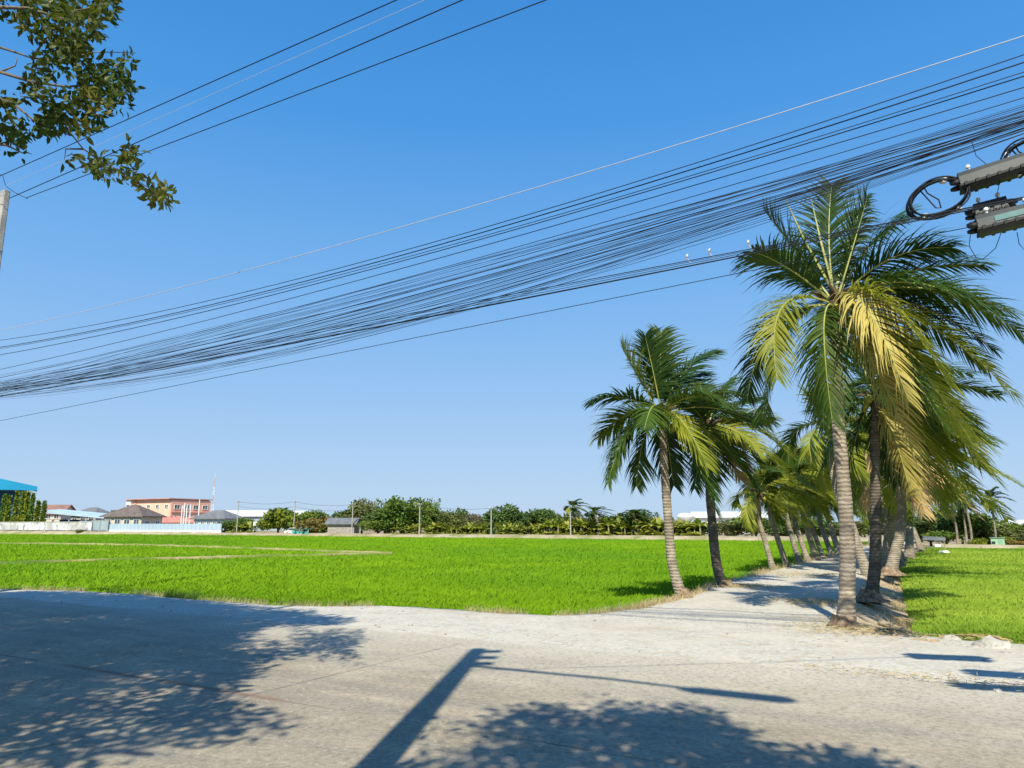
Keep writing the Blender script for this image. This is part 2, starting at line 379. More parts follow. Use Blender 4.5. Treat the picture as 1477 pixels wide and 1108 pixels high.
# rice blades
def blades(n, rmin, rmax, poly, wid, hgt, name, m, z0=-0.40, edge=None, amin=-42, amax=44, lean=0.17):
    r = np.exp(RNG.uniform(math.log(rmin), math.log(rmax), n)); a = np.radians(RNG.uniform(amin, amax, n))
    x = r * np.sin(a); y = r * np.cos(a)
    k = inpoly(x, y, poly); x, y, r = x[k], y[k], r[k]
    n = len(x)
    if edge is not None:
        d = polydist(x, y, edge); hsc = 0.55 + 0.45 * sstep(0, 0.8, d)
    else: hsc = 1
    row = np.array(0.93 + 0.14 * np.sin(x * 0.7 + y * 0.31) * np.sin(y * 0.5 - x * .2))
    h = RNG.uniform(hgt[0], hgt[1], n) * hsc * np.clip(row, .8, 1.15); ww = wid * np.maximum(1, r / 14)
    th = RNG.uniform(0, math.pi, n); dx, dy = np.cos(th) * ww, np.sin(th) * ww
    lx = RNG.normal(0.06, lean, n) * h; ly = RNG.normal(0, lean, n) * h
    z = np.full(n, z0)
    P = np.stack([np.stack([x - dx, y - dy, z], -1), np.stack([x + dx, y + dy, z], -1), np.stack([x + lx + dx * .5, y + ly + dy * .5, z + h * .75], -1), np.stack([x + lx * 2, y + ly * 2, z + h], -1)], 1).reshape(-1, 3)
    return np_mesh(name, P, np.arange(4 * n).reshape(-1, 4), m)
tag(blades(800000, 12, 175, LEFT_FIELD, 0.0055, (0.17, 0.29), 'rice_plants', M_rice, edge=EL_), kind='stuff')
tag(blades(700000, 11, 120, RIGHT_FIELD, 0.0055, (0.17, 0.29), 'rice_plants', M_rice_pale, edge=ER_[1:], amin=15), kind='stuff')

# low earth bunds through the left field
M_bund = mat('bund_earth', (0.26, 0.22, 0.10), (0.40, 0.35, 0.17), 2.0, 0.95, 0.5, c3=(0.12, 0.2, 0.03), s3=0.25)
def bund(pts, width, z, name='field_bund', hump=0.12, m=M_bund):
    b = MB(); P = []
    for (x1, y1), (x2, y2) in zip(pts[:-1], pts[1:]):
        n = max(2, int(math.hypot(x2 - x1, y2 - y1) / 0.8))
        for i in range(n): P.append((x1 + (x2 - x1) * i / n, y1 + (y2 - y1) * i / n))
    P.append(pts[-1]); vs = []; fs = []
    for i, p in enumerate(P):
        q = P[min(i + 1, len(P) - 1)]; o = P[max(i - 1, 0)]
        t = Vector((q[0] - o[0], q[1] - o[1])).normalized(); nx, ny = -t.y, t.x
        for s, h in ((-1, -.45), (-.45, 0), (.0, 1), (.45, 0), (1, -.45)):
            ww = width * (1 + 0.35 * noise.noise((p[0] * .8, p[1] * .8, s)))
            zz = z + (h if h < 0 else h * hump + 0.10 * noise.noise((p[0] * .5, p[1] * .5, s * 2)))
            vs.append((p[0] + nx * s * ww, p[1] + ny * s * ww, zz))
    for i in range(len(P) - 1):
        for k in range(4): fs.append((i * 5 + k, i * 5 + k + 1, (i + 1) * 5 + k + 1, (i + 1) * 5 + k))
    b.add(vs, fs); return tag(b.build(name, m, smooth=True), kind='structure')
bund([tuple(gnd(x, y, -.14).xy) for x, y in ((-40, 812), (100, 807), (250, 804), (420, 800), (566, 797))], 0.09, -0.16, hump=0.04)
bund([tuple(gnd(x, y, -.14).xy) for x, y in ((-40, 782), (60, 783), (200, 784.5), (380, 790), (566, 797))], 0.13, -0.17, hump=0.04)
# pale dry strip at the far end of both fields
M_bank = mat('dry_bank', (0.38, 0.31, 0.19), (0.52, 0.45, 0.31), 0.7, 0.95, 0.5, 4, c3=(0.24, 0.24, 0.09), s3=0.35)
bund([tuple(uv(96.5, v).xy) for v in (-260, -150, -60, -4)], 2.4, -0.12, 'far_bank', 0.35, M_bank)
bund([tuple(uv(73.5, v).xy) for v in (0, 20, 60, 150)], 1.4, -0.2, 'far_bank', 0.25, M_bank)

# dry straw fringe along the edges of the fields
def fringe(line, n, spread, hgt, m, wid=0.006, off=0.0, clump=3.0, lo=0.0, z=None, keep=None):
    segs = [(a, b, math.hypot(b[0] - a[0], b[1] - a[1])) for a, b in zip(line[:-1], line[1:])]
    tot = np.array([s[2] for s in segs]); cum = np.cumsum(tot)
    t = RNG.uniform(0, cum[-1], n); ii = np.searchsorted(cum, t)
    xs = np.empty(n); ys = np.empty(n)
    A = np.array([s[0] for s in segs]); B = np.array([s[1] for s in segs])
    f = 1 - (cum[ii] - t) / tot[ii]
    P = A[ii] + (B[ii] - A[ii]) * f[:, None]
    D = (B - A) / tot[:, None]; Nn = np.stack([-D[:, 1], D[:, 0]], -1)[ii]
    P = P + Nn * (RNG.normal(0, spread, n) + off)[:, None]
    keepn = np.array([noise.noise((a * 0.55, b * 0.55, clump)) for a, b in P]) > lo
    P = P[keepn]; n = len(P)
    hs_ = RNG.uniform(*hgt, n); th = RNG.uniform(0, math.pi, n); dx, dy = np.cos(th) * wid, np.sin(th) * wid
    lx, ly = RNG.normal(0.15, .45, n) * hs_, RNG.normal(0, .45, n) * hs_
    zb = height(P[:, 0], P[:, 1]) - 0.02 if z is None else np.full(n, z)
    x, y = P[:, 0], P[:, 1]
    V = np.stack([np.stack([x - dx, y - dy, zb], -1), np.stack([x + dx, y + dy, zb], -1), np.stack([x + lx, y + ly, zb + hs_], -1)], 1).reshape(-1, 3)
    return V
near_edge = EL_[2:-3]
V1 = np.concatenate([fringe(near_edge, 13000, 0.13, (0.04, 0.18), M_straw, lo=-0.05, clump=1.0), fringe(edge_near[7:], 6500, 0.14, (0.05, 0.20), M_straw, lo=0.02, clump=4.0),
                     fringe(EL_[16:], 9000, 0.25, (0.1, 0.3), M_straw, lo=0.0, clump=8), fringe(ER_[2:-2], 14000, 0.28, (0.05, 0.22), M_straw, lo=0.0, clump=6)])
tag(np_mesh('dry_grass', V1, np.arange(len(V1)).reshape(-1, 3), M_straw), kind='stuff')
M_weed = mat('weed_green', (0.05, 0.10, 0.02), (0.10, 0.17, 0.03), 2, 0.8, trans=0.2)
V2 = np.concatenate([fringe(near_edge[:9], 7000, 0.14, (0.05, 0.30), M_weed, lo=0.22, clump=12.0), fringe(ER_[3:-3], 3500, 0.2, (0.05, 0.2), M_weed, lo=0.2, clump=3)])
tag(np_mesh('roadside_weeds', V2, np.arange(len(V2)).reshape(-1, 3), M_weed), kind='stuff')
bankline = [tuple(uv(95.0, v).xy) for v in (-130, -60, -4)]
V3 = np.concatenate([fringe(bankline, 7000, 1.0, (0.15, 0.45), M_straw, wid=.06, lo=-0.02, z=-0.4), fringe([tuple(uv(72.5, v).xy) for v in (0, 40)], 1800, .6, (0.15, 0.4), M_straw, wid=.04, lo=-.0, z=-.4)])
tag(np_mesh('dry_grass', V3, np.arange(len(V3)).reshape(-1, 3), M_straw), kind='stuff')

#PALMS
# ------------------------------------------------------------------ coconut palms
FR = {
 'dark': mat('frond_dark', (0.016, 0.046, 0.008), (0.036, 0.078, 0.012), 1.2, 0.55, trans=0.16, spec=0.25, tcol=(0.12, 0.20, 0.02), rand=0.25),
 'green': mat('frond_green', (0.035, 0.078, 0.010), (0.075, 0.125, 0.016), 1.2, 0.55, trans=0.22, spec=0.25, tcol=(0.20, 0.28, 0.03), rand=0.2),
 'lime': mat('frond_lime', (0.16, 0.205, 0.015), (0.33, 0.34, 0.04), 1.2, 0.5, trans=0.3, spec=0.3, tcol=(0.36, 0.40, 0.03), rand=0.15),
 'yellow': mat('frond_yellow', (0.36, 0.30, 0.06), (0.52, 0.43, 0.13), 1.5, 0.55, trans=0.25, spec=0.3, tcol=(0.5, 0.42, 0.1), rand=0.1),
 'brown': mat('frond_brown', (0.44, 0.29, 0.11), (0.68, 0.50, 0.25), 1.5, 0.8, trans=0.12, rand=0.15),
}
M_rachis = mat('frond_rib', (0.28, 0.30, 0.07), (0.40, 0.40, 0.13), 3, 0.5)
M_rachis_b = mat('frond_rib_dry', (0.30, 0.20, 0.09), (0.42, 0.30, 0.16), 3, 0.7)
M_root = mat('root_soil', (0.16, 0.10, 0.06), (0.42, 0.31, 0.20), 9, 0.95, 0.9, 40)
M_fibre = mat('crown_fibre', (0.05, 0.035, 0.02), (0.13, 0.09, 0.045), 8, 0.95, 0.6)
M_nut = mat('green_coconut', (0.25, 0.27, 0.03), (0.42, 0.36, 0.05), 3, 0.45)
WIND = Vector((1.0, 0.25, 0.0))
def bez(a, b, c, t): return a * (1 - t) ** 2 + b * (2 * t * (1 - t)) + c * t * t
def frond(p0, p1, p2, col, parent, n=64, leaf=0.75, wind=0.5, seed=0, wid=0.021, droop=0.5, rad=0.026, bare=0.16):
    rg = random.Random(seed); m = MB()
    p0, p1, p2 = Vector(p0), Vector(p1), Vector(p2)
    pts = [bez(p0, p1, p2, i / 14) for i in range(15)]
    m.tube(pts, [rad * (1 - 0.88 * i / 14) for i in range(15)], 5, mi=1)
    vs = []; fs = []
    tw = rg.uniform(-0.35, 0.35)
    for i in range(n):
        t = bare + (1 - bare) * (i + rg.uniform(-.3, .3)) / (n - 1); t = min(max(t, 0.05), 1)
        p = bez(p0, p1, p2, t); tan = ((p1 - p0) * (1 - t) + (p2 - p1) * t).normalized()
        up = Vector((0, 0, 1))
        side = tan.cross(up)
        if side.length < 0.25: side = side + Vector((0.6, -0.4, 0))
        side.normalize(); nrm = side.cross(tan).normalized()
        side, nrm = side * math.cos(tw) + nrm * math.sin(tw), nrm * math.cos(tw) - side * math.sin(tw)
        s_ = (t - bare) / (1 - bare)
        ln = leaf * (0.35 + 0.65 * min(1, s_ * 4)) * (1 - 0.62 * max(0, s_ - 0.45) ** 1.3 / 0.55 ** 1.3)
        fw = 0.55 + 0.95 * s_
        for s in (-1, 1):
            if rg.random() < 0.07: continue
            d = (side * s + tan * (fw + rg.uniform(-.2, .2)) + nrm * rg.uniform(0.0, 0.55)).normalized()
            l = ln * rg.uniform(0.7, 1.12); q = p.copy(); o = len(vs)
            w0 = wid * rg.uniform(0.8, 1.15)
            for k in range(5):
                f = k / 4
                wv = tan.cross(d); wv = (wv.cross(d)).normalized() if False else tan * 1.0
                wv = (wv - d * wv.dot(d))
                if wv.length < 1e-3: wv = nrm.copy()
                wv.normalize()
                hw = w0 * (0.75, 1.0, 0.85, 0.5, 0.06)[k]
                vs.append(q - wv * hw); vs.append(q + wv * hw)
                q = q + d * (l / 4)
                d = (d + Vector((0, 0, -droop * rg.uniform(.6, 1.2) * 0.42)) + WIND * (wind * 0.24 * rg.uniform(.5, 1.3))).normalized()
            for k in range(4): a = o + 2 * k; fs.append((a, a + 1, a + 3, a + 2))
    m.add(vs, fs, 0)
    return m.build('frond', [FR[col], M_rachis_b if col == 'brown' else M_rachis], parent)
def trunk(pts, r0, r1, parent, flare=1.7, n=16, m_=None):
    P = [Vector(p) for p in pts]; out = []; rad = []
    L_ = sum((b - a).length for a, b in zip(P[:-1], P[1:])); N_ = max(24, int(L_ / 0.055))
    for i in range(N_ + 1):
        s = i / N_ * (len(P) - 1); k = min(int(s), len(P) - 2); f = s - k
        a = P[max(k - 1, 0)]; b = P[k]; c = P[k + 1]; d = P[min(k + 2, len(P) - 1)]
        q = 0.5 * ((2 * b) + (c - a) * f + (2 * a - 5 * b + 4 * c - d) * f * f + (3 * b - a - 3 * c + d) * f ** 3)
        t = i / N_; z = t * L_
        r = r0 + (r1 - r0) * t + r0 * (flare - 1) * math.exp(-z / 0.30)
        r *= (1.03 if i % 3 == 0 else 0.98) + 0.07 * noise.noise((z * 2.2, r0 * 50, 1))
        out.append(q); rad.append(r)
    m = MB(); m.tube(out, rad, n); return m.build('trunk', m_ or M_trunk, parent, smooth=True)
def crown_core(top, parent, sc_=1.0, nuts=7, seed=1):
    rg = random.Random(seed); top = Vector(top); m = MB()
    m.lathe([(0.10 * sc_, -.35), (0.17 * sc_, -.15), (0.16 * sc_, 0.02), (0.09 * sc_, .2), (0.02, .35)], top, 12)
    for k in range(14):
        a = rg.uniform(0, 6.28); d = Vector((math.cos(a), math.sin(a), rg.uniform(.2, 1.2))).normalized()
        m.tube([top + d * .1, top + d * .35 * sc_, top + d * .55 * sc_ + Vector((0, 0, -.05))], [.05, .04, .012], 5)
    m.build('crown_heart', M_fibre, parent, smooth=True)
    for k in range(nuts):
        a = rg.uniform(0, 6.28); b = MB(); r = rg.uniform(.075, .105) * sc_
        b.lathe([(0.01, -1.2 * r), (.7 * r, -.8 * r), (r, 0), (.75 * r, .8 * r), (.2 * r, 1.15 * r)], top + Vector((math.cos(a) * .28 * sc_, math.sin(a) * .28 * sc_, rg.uniform(-.35, .02))), 10)
        b.build('coconut', M_nut, parent, smooth=True)

def hand_palm(base, trunk_px, crown_px, Y, spec, label, seed, r0=0.145, r1=0.10, leaf=0.75, wind=0.5, droop=.5, nuts=7, n=52, group=None, wid=.021, bark=None):
    """spec rows: ctrl dx, dy, depth, tip dx, dy, depth (picture offsets in px at distance Y turned into metres), colour"""
    root = empty('coconut_palm', base, 0, label, 'palm tree', group)
    k = Y * cp / FPX * 1.01
    top = at(crown_px[0], crown_px[1], Y) - base
    pts = [Vector((0, 0, -0.12))] + [at(x, y, Y) - base for x, y in trunk_px] + [top + Vector((0, 0, -.1))]
    trunk(pts, r0, r1, root, m_=bark)
    crown_core(top, root, r1 / .1, nuts, seed)
    mb = MB(); rg_ = random.Random(seed); vs = []; fs = []; nr = 7; na = 26
    for i in range(nr):
        f = i / (nr - 1)
        for q in range(na):
            a = 2 * math.pi * q / na; lob = 1 + .30 * noise.noise((math.cos(a) * 1.6, math.sin(a) * 1.6, seed * 3.1)) + .16 * noise.noise((math.cos(a) * 5, math.sin(a) * 5, seed + f * 2))
            rr = r0 * (1.25 + 2.0 * f ** 1.5) * lob; vs.append((math.cos(a) * rr, math.sin(a) * rr, .26 * (1 - f) ** 1.6 - .07 + .03 * noise.noise((math.cos(a) * 4, math.sin(a) * 4, f * 5 + seed))))
    for i in range(nr - 1):
        for q in range(na): fs.append((i * na + q, (i + 1) * na + q, (i + 1) * na + (q + 1) % na, i * na + (q + 1) % na))
    mb.add(vs, fs); mb.build('root_mass', M_root, root, True)
    for i, (cx, cy, cdp, tx, ty, td, col) in enumerate(spec):
        c = top + Vector((cx * k, cdp, cy * k)); t = top + Vector((tx * k, td, ty * k))
        frond(top + Vector((cx * k, cdp, cy * k)).normalized() * .08, c, t, col, root, n, leaf, wind, seed * 100 + i, wid, droop)
    return root
def auto_spec(N, L, seed, colw, k, spread=1.0):
    rg = random.Random(seed); out = []
    for i in range(N):
        a = i * 2.39996 + rg.uniform(-.2, .2); f = i / (N - 1)
        e = R(84 - 122 * f ** 1.05) + rg.uniform(-.1, .1); l = L * rg.uniform(.9, 1.15) * (0.8 + .3 * math.sin(f * 3))
        d = Vector((math.cos(a) * math.cos(e), math.sin(a) * math.cos(e), math.sin(e)))
        c = d * l * .55; t = d * l * .82 + WIND * l * (.32 + .1 * rg.random()) + Vector((0, 0, -l * (.16 + .33 * math.cos(e) * rg.uniform(.7, 1.3))))
        if f > .7 and rg.random() < .4: col = rg.choice(colw[2])
        elif f > .42: col = rg.choice(colw[1])
        else: col = rg.choice(colw[0])
        out.append((c.x / k, c.z / k, c.y, t.x / k, t.z / k, t.y, col))
    return out

GL, GR = 'palms in the row left of the track', 'palms in the row right of the track'
# nearest right-hand palm
R1 = [
 (0, 110, .2, 22, 205, .3, 'dark'), (-40, 90, .3, -80, 168, .5, 'dark'), (-75, 62, -.2, -132, 68, -.5, 'dark'), (30, 95, -.2, 50, 160, -.3, 'green'), (-15, 80, .8, -30, 130, 1.5, 'dark'),
 (-118, 40, -.3, -118, -125, -.7, 'lime'), (-75, 15, .3, -105, -170, .6, 'green'), (-85, 30, .9, -95, -120, 1.7, 'dark'), (-5, 35, -1.1, 30, -165, -1.4, 'yellow'), (-40, 0, -.3, -38, -180, -.5, 'green'), (20, 30, -1.2, 70, -150, -1.7, 'lime'),
 (45, 95, .1, 125, 145, .1, 'dark'), (40, 70, .8, 140, 95, 1.6, 'dark'), (95, 75, 0, 232, 0, .2, 'green'), (105, 65, .5, 228, 25, 1.1, 'dark'), (105, 55, -.4, 238, -55, -.6, 'green'), (105, 25, .1, 230, -95, .2, 'dark'),
 (95, 10, -.5, 205, -150, -.8, 'lime'), (80, -10, .2, 172, -185, .4, 'lime'), (65, -25, -.4, 150, -225, -.7, 'lime'), (45, -30, .2, 112, -225, .3, 'yellow'), (35, -10, -.6, 92, -195, -1.0, 'green'), (70, -20, -.1, 178, -200, -.2, 'green'), (55, -40, .3, 135, -240, .5, 'lime'),
 (60, 10, .9, 160, -100, 1.8, 'dark'), (20, 50, 1.1, 60, 40, 2.2, 'dark'), (50, 40, -1.1, 120, -60, -2.0, 'dark'), (10, -20, .8, 10, -180, 1.2, 'green'), (60, 80, -.5, 125, 55, -1.1, 'dark'), (90, 60, -.3, 195, 45, -.6, 'dark'),
 (85, 40, -.6, 190, -40, -1.2, 'green'), (95, 35, -.2, 215, -75, -.3, 'dark'), (50, -20, .0, 120, -190, -.1, 'dark'),
]
b = gnd(1219, 905, 0); p = hand_palm(b, [(1222, 850), (1222, 780), (1217, 700), (1209, 610), (1206, 520)], (1205, 440), b.y, R1, 'tallest coconut palm at the right corner of the track, its crown behind the cables', 1, 0.132, 0.094, 0.95, 0.48, .6, 8, 78, GR, .016)
for (x, y) in ((-58, 175), (-18, 178), (52, 172), (64, 182)):      # pale unopened spears
    k = b.y / FPX; top = at(1205, 440, b.y) - b; m = MB()
    m.tube([top + Vector((0, 0, .2)), top + Vector((x * k * .6, .1, y * k * .6)), top + Vector((x * k, .15, y * k))], [.03, .025, .006], 5); m.build('spear_leaf', M_rachis, p)
# nearest left-hand palm
L1 = [
 (0, 70, .1, 6, 128, .2, 'green'), (-30, 55, .2, -52, 108, .4, 'lime'), (-14, 65, -.3, -26, 112, -.5, 'dark'), (25, 75, .1, 82, 98, .2, 'dark'), (30, 60, .6, 75, 75, 1.1, 'dark'),
 (-52, 38, -.2, -102, 18, -.4, 'dark'), (-50, 22, .4, -88, -28, .7, 'lime'), (-58, 2, -.2, -84, -98, -.4, 'green'), (-45, 0, .3, -72, -78, .5, 'dark'), (-28, -8, .2, -38, -100, .3, 'green'),
 (58, 48, 0, 132, 30, .2, 'green'), (60, 26, -.3, 128, -14, -.5, 'dark'), (52, 8, .2, 112, -62, .3, 'green'), (30, -12, -.2, 66, -140, -.4, 'green'), (14, 14, -.7, 42, -80, -1.3, 'lime'), (40, 0, .6, 80, -100, 1.0, 'dark'),
 (10, -12, .4, 22, -98, .7, 'dark'), (-20, 30, -.6, -40, -30, -1.2, 'green'), (45, 50, .8, 90, 30, 1.7, 'dark'), (30, 40, -.7, 70, 0, -1.5, 'green'),
]
b = gnd(986, 861, 0); hand_palm(b, [(970, 815), (963, 740), (958, 670)], (955, 600), b.y, L1, 'leaning coconut palm nearest the road in the left row, standing slightly apart', 2, .122, .088, 1.0, .45, .55, 9, 74, GL, wid=.021)
L2 = [(10, 40, .2, 40, 75, .3, 'green'), (35, 40, 0, 72, 45, .1, 'dark'), (40, 25, -.3, 85, 10, -.5, 'lime'), (40, 5, .3, 80, -45, .5, 'green'), (25, -10, -.2, 55, -85, -.4, 'green'), (5, -10, .2, 5, -90, .3, 'dark'), (-12, -5, -.2, -28, -85, -.3, 'dark'),
      (-30, 20, .3, -55, -20, .6, 'dark'), (30, 30, .7, 70, 20, 1.5, 'dark'), (20, 10, -.8, 50, -40, -1.5, 'lime'), (40, 15, .6, 75, -20, 1.2, 'lime'), (30, -10, .3, 50, -70, .5, 'brown'), (0, 45, .5, 5, 80, 1.0, 'dark'), (-20, 30, -.3, -38, 30, -.7, 'dark'), (55, 30, 0, 120, -40, 0, 'lime'), (50, 0, -.4, 105, -75, -.6, 'lime')]
b = gnd(1044, 846, 0); hand_palm(b, [(1033, 810), (1026, 740), (1022, 680)], (1022, 620), b.y, L2, 'dark trunked coconut palm, second from the road in the left row', 3, .14, .10, 1.0, .55, .55, 6, 66, GL, wid=.023, bark=M_trunk_d)
# second right-hand palm, mostly behind the first
R2 = [(30, 70, .2, 90, 95, .4, 'dark'), (60, 60, 0, 150, 40, .2, 'green'), (75, 40, -.3, 160, 0, -.5, 'green'), (75, 20, .4, 148, -60, .8, 'lime'), (70, 0, -.3, 135, -110, -.4, 'lime'), (55, -20, .2, 105, -140, .3, 'lime'), (40, -30, -.4, 80, -140, -.6, 'lime'),
      (-40, 0, .2, -75, -95, .4, 'green'), (-50, 30, -.2, -95, -40, -.5, 'green'), (-20, -20, .4, -40, -140, .7, 'dark'), (10, -30, -.3, 20, -140, -.5, 'yellow'), (0, 60, .6, 10, 100, 1.2, 'dark'), (50, 20, .9, 110, -50, 1.8, 'dark'), (30, 10, -.9, 90, -80, -1.7, 'lime'), (65, -10, .5, 135, -90, .9, 'lime'), (20, -20, .6, 50, -120, 1.0, 'dark'), (80, 30, .2, 160, -35, .3, 'lime'), (75, 5, .6, 145, -85, 1.0, 'lime'), (60, -5, -.6, 125, -125, -1.0, 'lime'), (80, 15, 0, 145, -100, .1, 'lime'), (50, 40, .4, 130, 0, .8, 'green'),
      (30, -25, .1, 60, -165, .2, 'brown'), (-15, 40, -.8, -30, -20, -1.6, 'dark'), (45, -25, .4, 100, -165, .5, 'lime'), (60, -5, .0, 125, -135, 0, 'lime')]
b = gnd(1255, 862, 0); hand_palm(b, [(1262, 815), (1263, 740), (1262, 650)], (1264, 575), b.y, R2, 'straight dark coconut palm, second from the road in the right row', 4, .14, .10, 1.0, .6, .55, 6, 70, GR, wid=.021, bark=M_trunk_d)
def sheath(parent, z0, off, L_, w_):
    m = MB(); vs = []; fs = []
    for i in range(7):
        f = i / 6; ww = w_ * (.35 + .65 * math.sin(f * 2.6)); c = Vector(off) + Vector((.05 * math.sin(f * 3), -.10 - .10 * f, z0 - L_ * f))
        vs += [c + Vector((-ww, .05, 0)), c + Vector((0, -.03, 0)), c + Vector((ww, .05, 0))]
    for i in range(6):
        for q in range(2): j = i * 3 + q; fs.append((j, j + 1, j + 4, j + 3))
    m.add(vs, fs); m.build('dry_sheath', FR['brown'], parent)
sheath(bpy.data.objects['coconut_palm.003'], 3.35, (.14, -.04, 0), .5, .07)
R3 = auto_spec(21, 2.8, 31, (('green', 'lime', 'dark'), ('lime', 'lime', 'green'), ('brown', 'yellow', 'lime')), 25.2 / FPX)
b = gnd(1283, 826, 0); hand_palm(b, [(1292, 795), (1300, 760), (1300, 705)], (1298, 650), b.y, R3, 'coconut palm with a strongly bowed trunk, third in the right row', 5, .19, .14, 1.0, .65, .55, 4, 60, GR, wid=.024)
# generic palms for the rest of the rows: three builds, copied
YK = 1060.0
def generic_palm(h, lean, seed, colw, N=20, L=2.6):
    root = empty('coconut_palm', (0, 0, 0), 0, 'x', 'palm tree')
    top = Vector((lean[0] + lean[2], lean[1], h))
    trunk([(0, 0, -.15), (lean[0] * .55, lean[1] * .5, h * .3), (lean[0], lean[1] * .8, h * .65), top], .135, .095, root)
    crown_core(top, root, 1.1, 5, seed)
    for i, (a, b_, c, d, e, f, col) in enumerate(auto_spec(N, L, seed, colw, 1.0)):
        frond(top, top + Vector((a, c, b_)), top + Vector((d, f, e)), col, root, 54, .95, .62, seed * 50 + i, .025, .55)
    return root
CW = (('green', 'lime', 'green', 'lime'), ('lime', 'green', 'lime', 'lime'), ('brown', 'yellow', 'lime', 'lime'))
G1 = generic_palm(3.6, (-.5, .1, .1), 41, CW, 15, 2.2); G2 = generic_palm(4.3, (-.7, .2, .1), 42, CW, 16, 2.3); G3 = generic_palm(3.2, (.45, .1, -.1), 43, CW, 14, 2.2)
left_row = [(1116, 820, 0, 0.80), (1137, 818, 1, .84), (1154, 811, 0, .95), (1167, 810, 1, .95), (1179, 808, 0, 1.1), (1189, 806, 1, .9), (1202, 804, 1, 1.0), (1212, 800, 0, 1.2)]
first = {0: True, 1: True, 2: True}; GP = [G1, G2, G3]
def place(kind, loc, rz, s, label, group):
    if first[kind]:
        first[kind] = False; o = GP[kind]; o.location = loc; o.rotation_euler.z = rz; o.scale = (s,) * 3; o['label'] = label; o['group'] = group
    else: dup(GP[kind], loc, rz, s, label, group)
for i, (x, y, k, s) in enumerate(left_row):
    place(k, gnd(x, y, 0), random.uniform(-.5, .5), s, f'coconut palm left of the gravel track, {ORD[i + 2]} from the road', GL)
right_row = [(28, -2.0, 1, 1.2), (33, -1.9, 2, 1.5), (38, -1.7, 1, 1.25), (43, -1.7, 0, 1.45), (48, -1.7, 2, 1.6), (54, -1.6, 1, 1.0), (60, -1.5, 0, 1.15), (67, -1.5, 1, .95)]
for i, (u, v, k, s) in enumerate(right_row):
    place(k, uv(u, v + random.uniform(-.2, .2)), random.uniform(-.5, .5), s, f'yellowing coconut palm right of the gravel track, {ORD[i + 3]} from the road', GR)
more_left = [(58, -5.6, 1, 1.0), (65, -5.5, 0, 1.2), (72, -5.4, 2, 1.3), (80, -5.4, 1, 1.0)]
for i, (u, v, k, s) in enumerate(more_left):
    place(k, uv(u, v), random.uniform(-.5, .5), s, f'coconut palm left of the gravel track, {ORD[i + 10]} from the road', GL)
#ENDPALMS

#WIRES
# ------------------------------------------------------------------ pole line beside the field, cables, splice boxes
WU = 9.0
def wire_pt(px, py, u):
    a, b = ray(px, py); Y = u / (UY + UX * a); return to_uv(a * Y, Y)[1], CAMH + b * Y
V_LEFT, V_RIGHT = -20.6, 14.5
def wire(name, p3, u, rad, m, label, cat, group=None, tilt=0.0, v0=V_LEFT, v1=V_RIGHT, jit=0.0):
    P = [wire_pt(x, y, u + tilt * (x - 738) / 738) for x, y in p3]
    vs_ = np.array([p[0] for p in P]); zs = np.array([p[1] for p in P]); c = np.polyfit(vs_, zs, 2 if len(P) > 2 else 1)
    m_ = MB(); pts = []
    for i in range(41):
        v = v0 + (v1 - v0) * i / 40; uu = u + tilt * ((v + 8) / 14)
        pts.append(uv(uu, v, float(np.polyval(c, v)) + jit * math.sin(v * 0.9 + u * 40)))
    m_.tube(pts, rad, 5); o = m_.build(name, m, None, True); tag(o, label, cat, group); return o
def chord(a, b, x, sag): return (x, a[1] + (b[1] - a[1]) * (x - a[0]) / (b[0] - a[0]) + sag)
tag(wire('overhead_wire', [(0, 477), (500, 350), (1477, 52)], 8.6, .006, M_grey_wire, 'pale thin wire running highest above the bundle of black cables', 'wire'))
GRP = 'upper black cables spaced above the bundle'
for i, (a, b_, c, r) in enumerate([(491, 384, 79, .006), (501, 390, 90, .008), (503, 394, 104, .005), (512, 398, 110, .007), (533, 409, 126, .006), (545, 424, 141, .005)]):
    wire('overhead_cable', [(0, a), (500, b_), (1477, c)], 8.85 + .05 * i, r, M_black, f'black cable spaced clear above the dense bundle, {ORD[i]} below the pale wire', 'cable', GRP)
rg = random.Random(5)
GB = 'tangled bundle of black communication cables'
for i in range(50):
    q = (i + rg.random()) / 50
    yl = 538 + 38 * (0.45 * q + .55 * rg.random()) ** .8; ym = 360 + 70 * q + rg.uniform(-4, 4); yr = 146 + 52 * (0.6 * q + .4 * rg.random())
    wire('bundle_cable', [(0, yl), (740, ym), (1477, yr)], 8.8 + rg.uniform(-.25, .35), rg.choice((.002, .0022, .0025, .003, .0045)), M_black, 'thin black cable in the dense tangled bundle crossing the sky', 'cable', GB, rg.uniform(-.1, .1), jit=.012)
GLW = 'lowest tight group of black cables'
for i in range(9):
    o_ = rg.uniform(-9, 7)
    wire('lower_cable', [(0, 570 + o_), (740, 432 + o_), (1477, 287 + o_ * .35)], 8.7 + rg.uniform(-.08, .08), rg.choice((.003, .004, .006)), M_black, 'black cable in the tight group under the bundle, passing behind the cable coil', 'cable', GLW)
wire('lone_cable', [(0, 607), (500, 507), (1477, 312)], 8.9, .005, M_black, 'single thin black cable hanging lowest, below the whole bundle at left', 'cable')
for i, (p3, uu, r) in enumerate([([(0, 254), (570, 1)], 8.5, .010), ([(0, 292), (665, 1)], 9.2, .011), ([(0, 300), (785, 1)], 9.6, .010)]):
    wire('power_line', p3, uu, r, M_black, f'thick black power line at upper left by the leafy branch, {("topmost", "middle", "lowest")[i]} of the three', 'power line', 'power lines at upper left')
wire('thin_power_line', [(0, 272), (610, 1)], 8.8, .004, M_grey_wire, 'hair-thin pale line between the upper two of the power lines at upper left', 'power line')

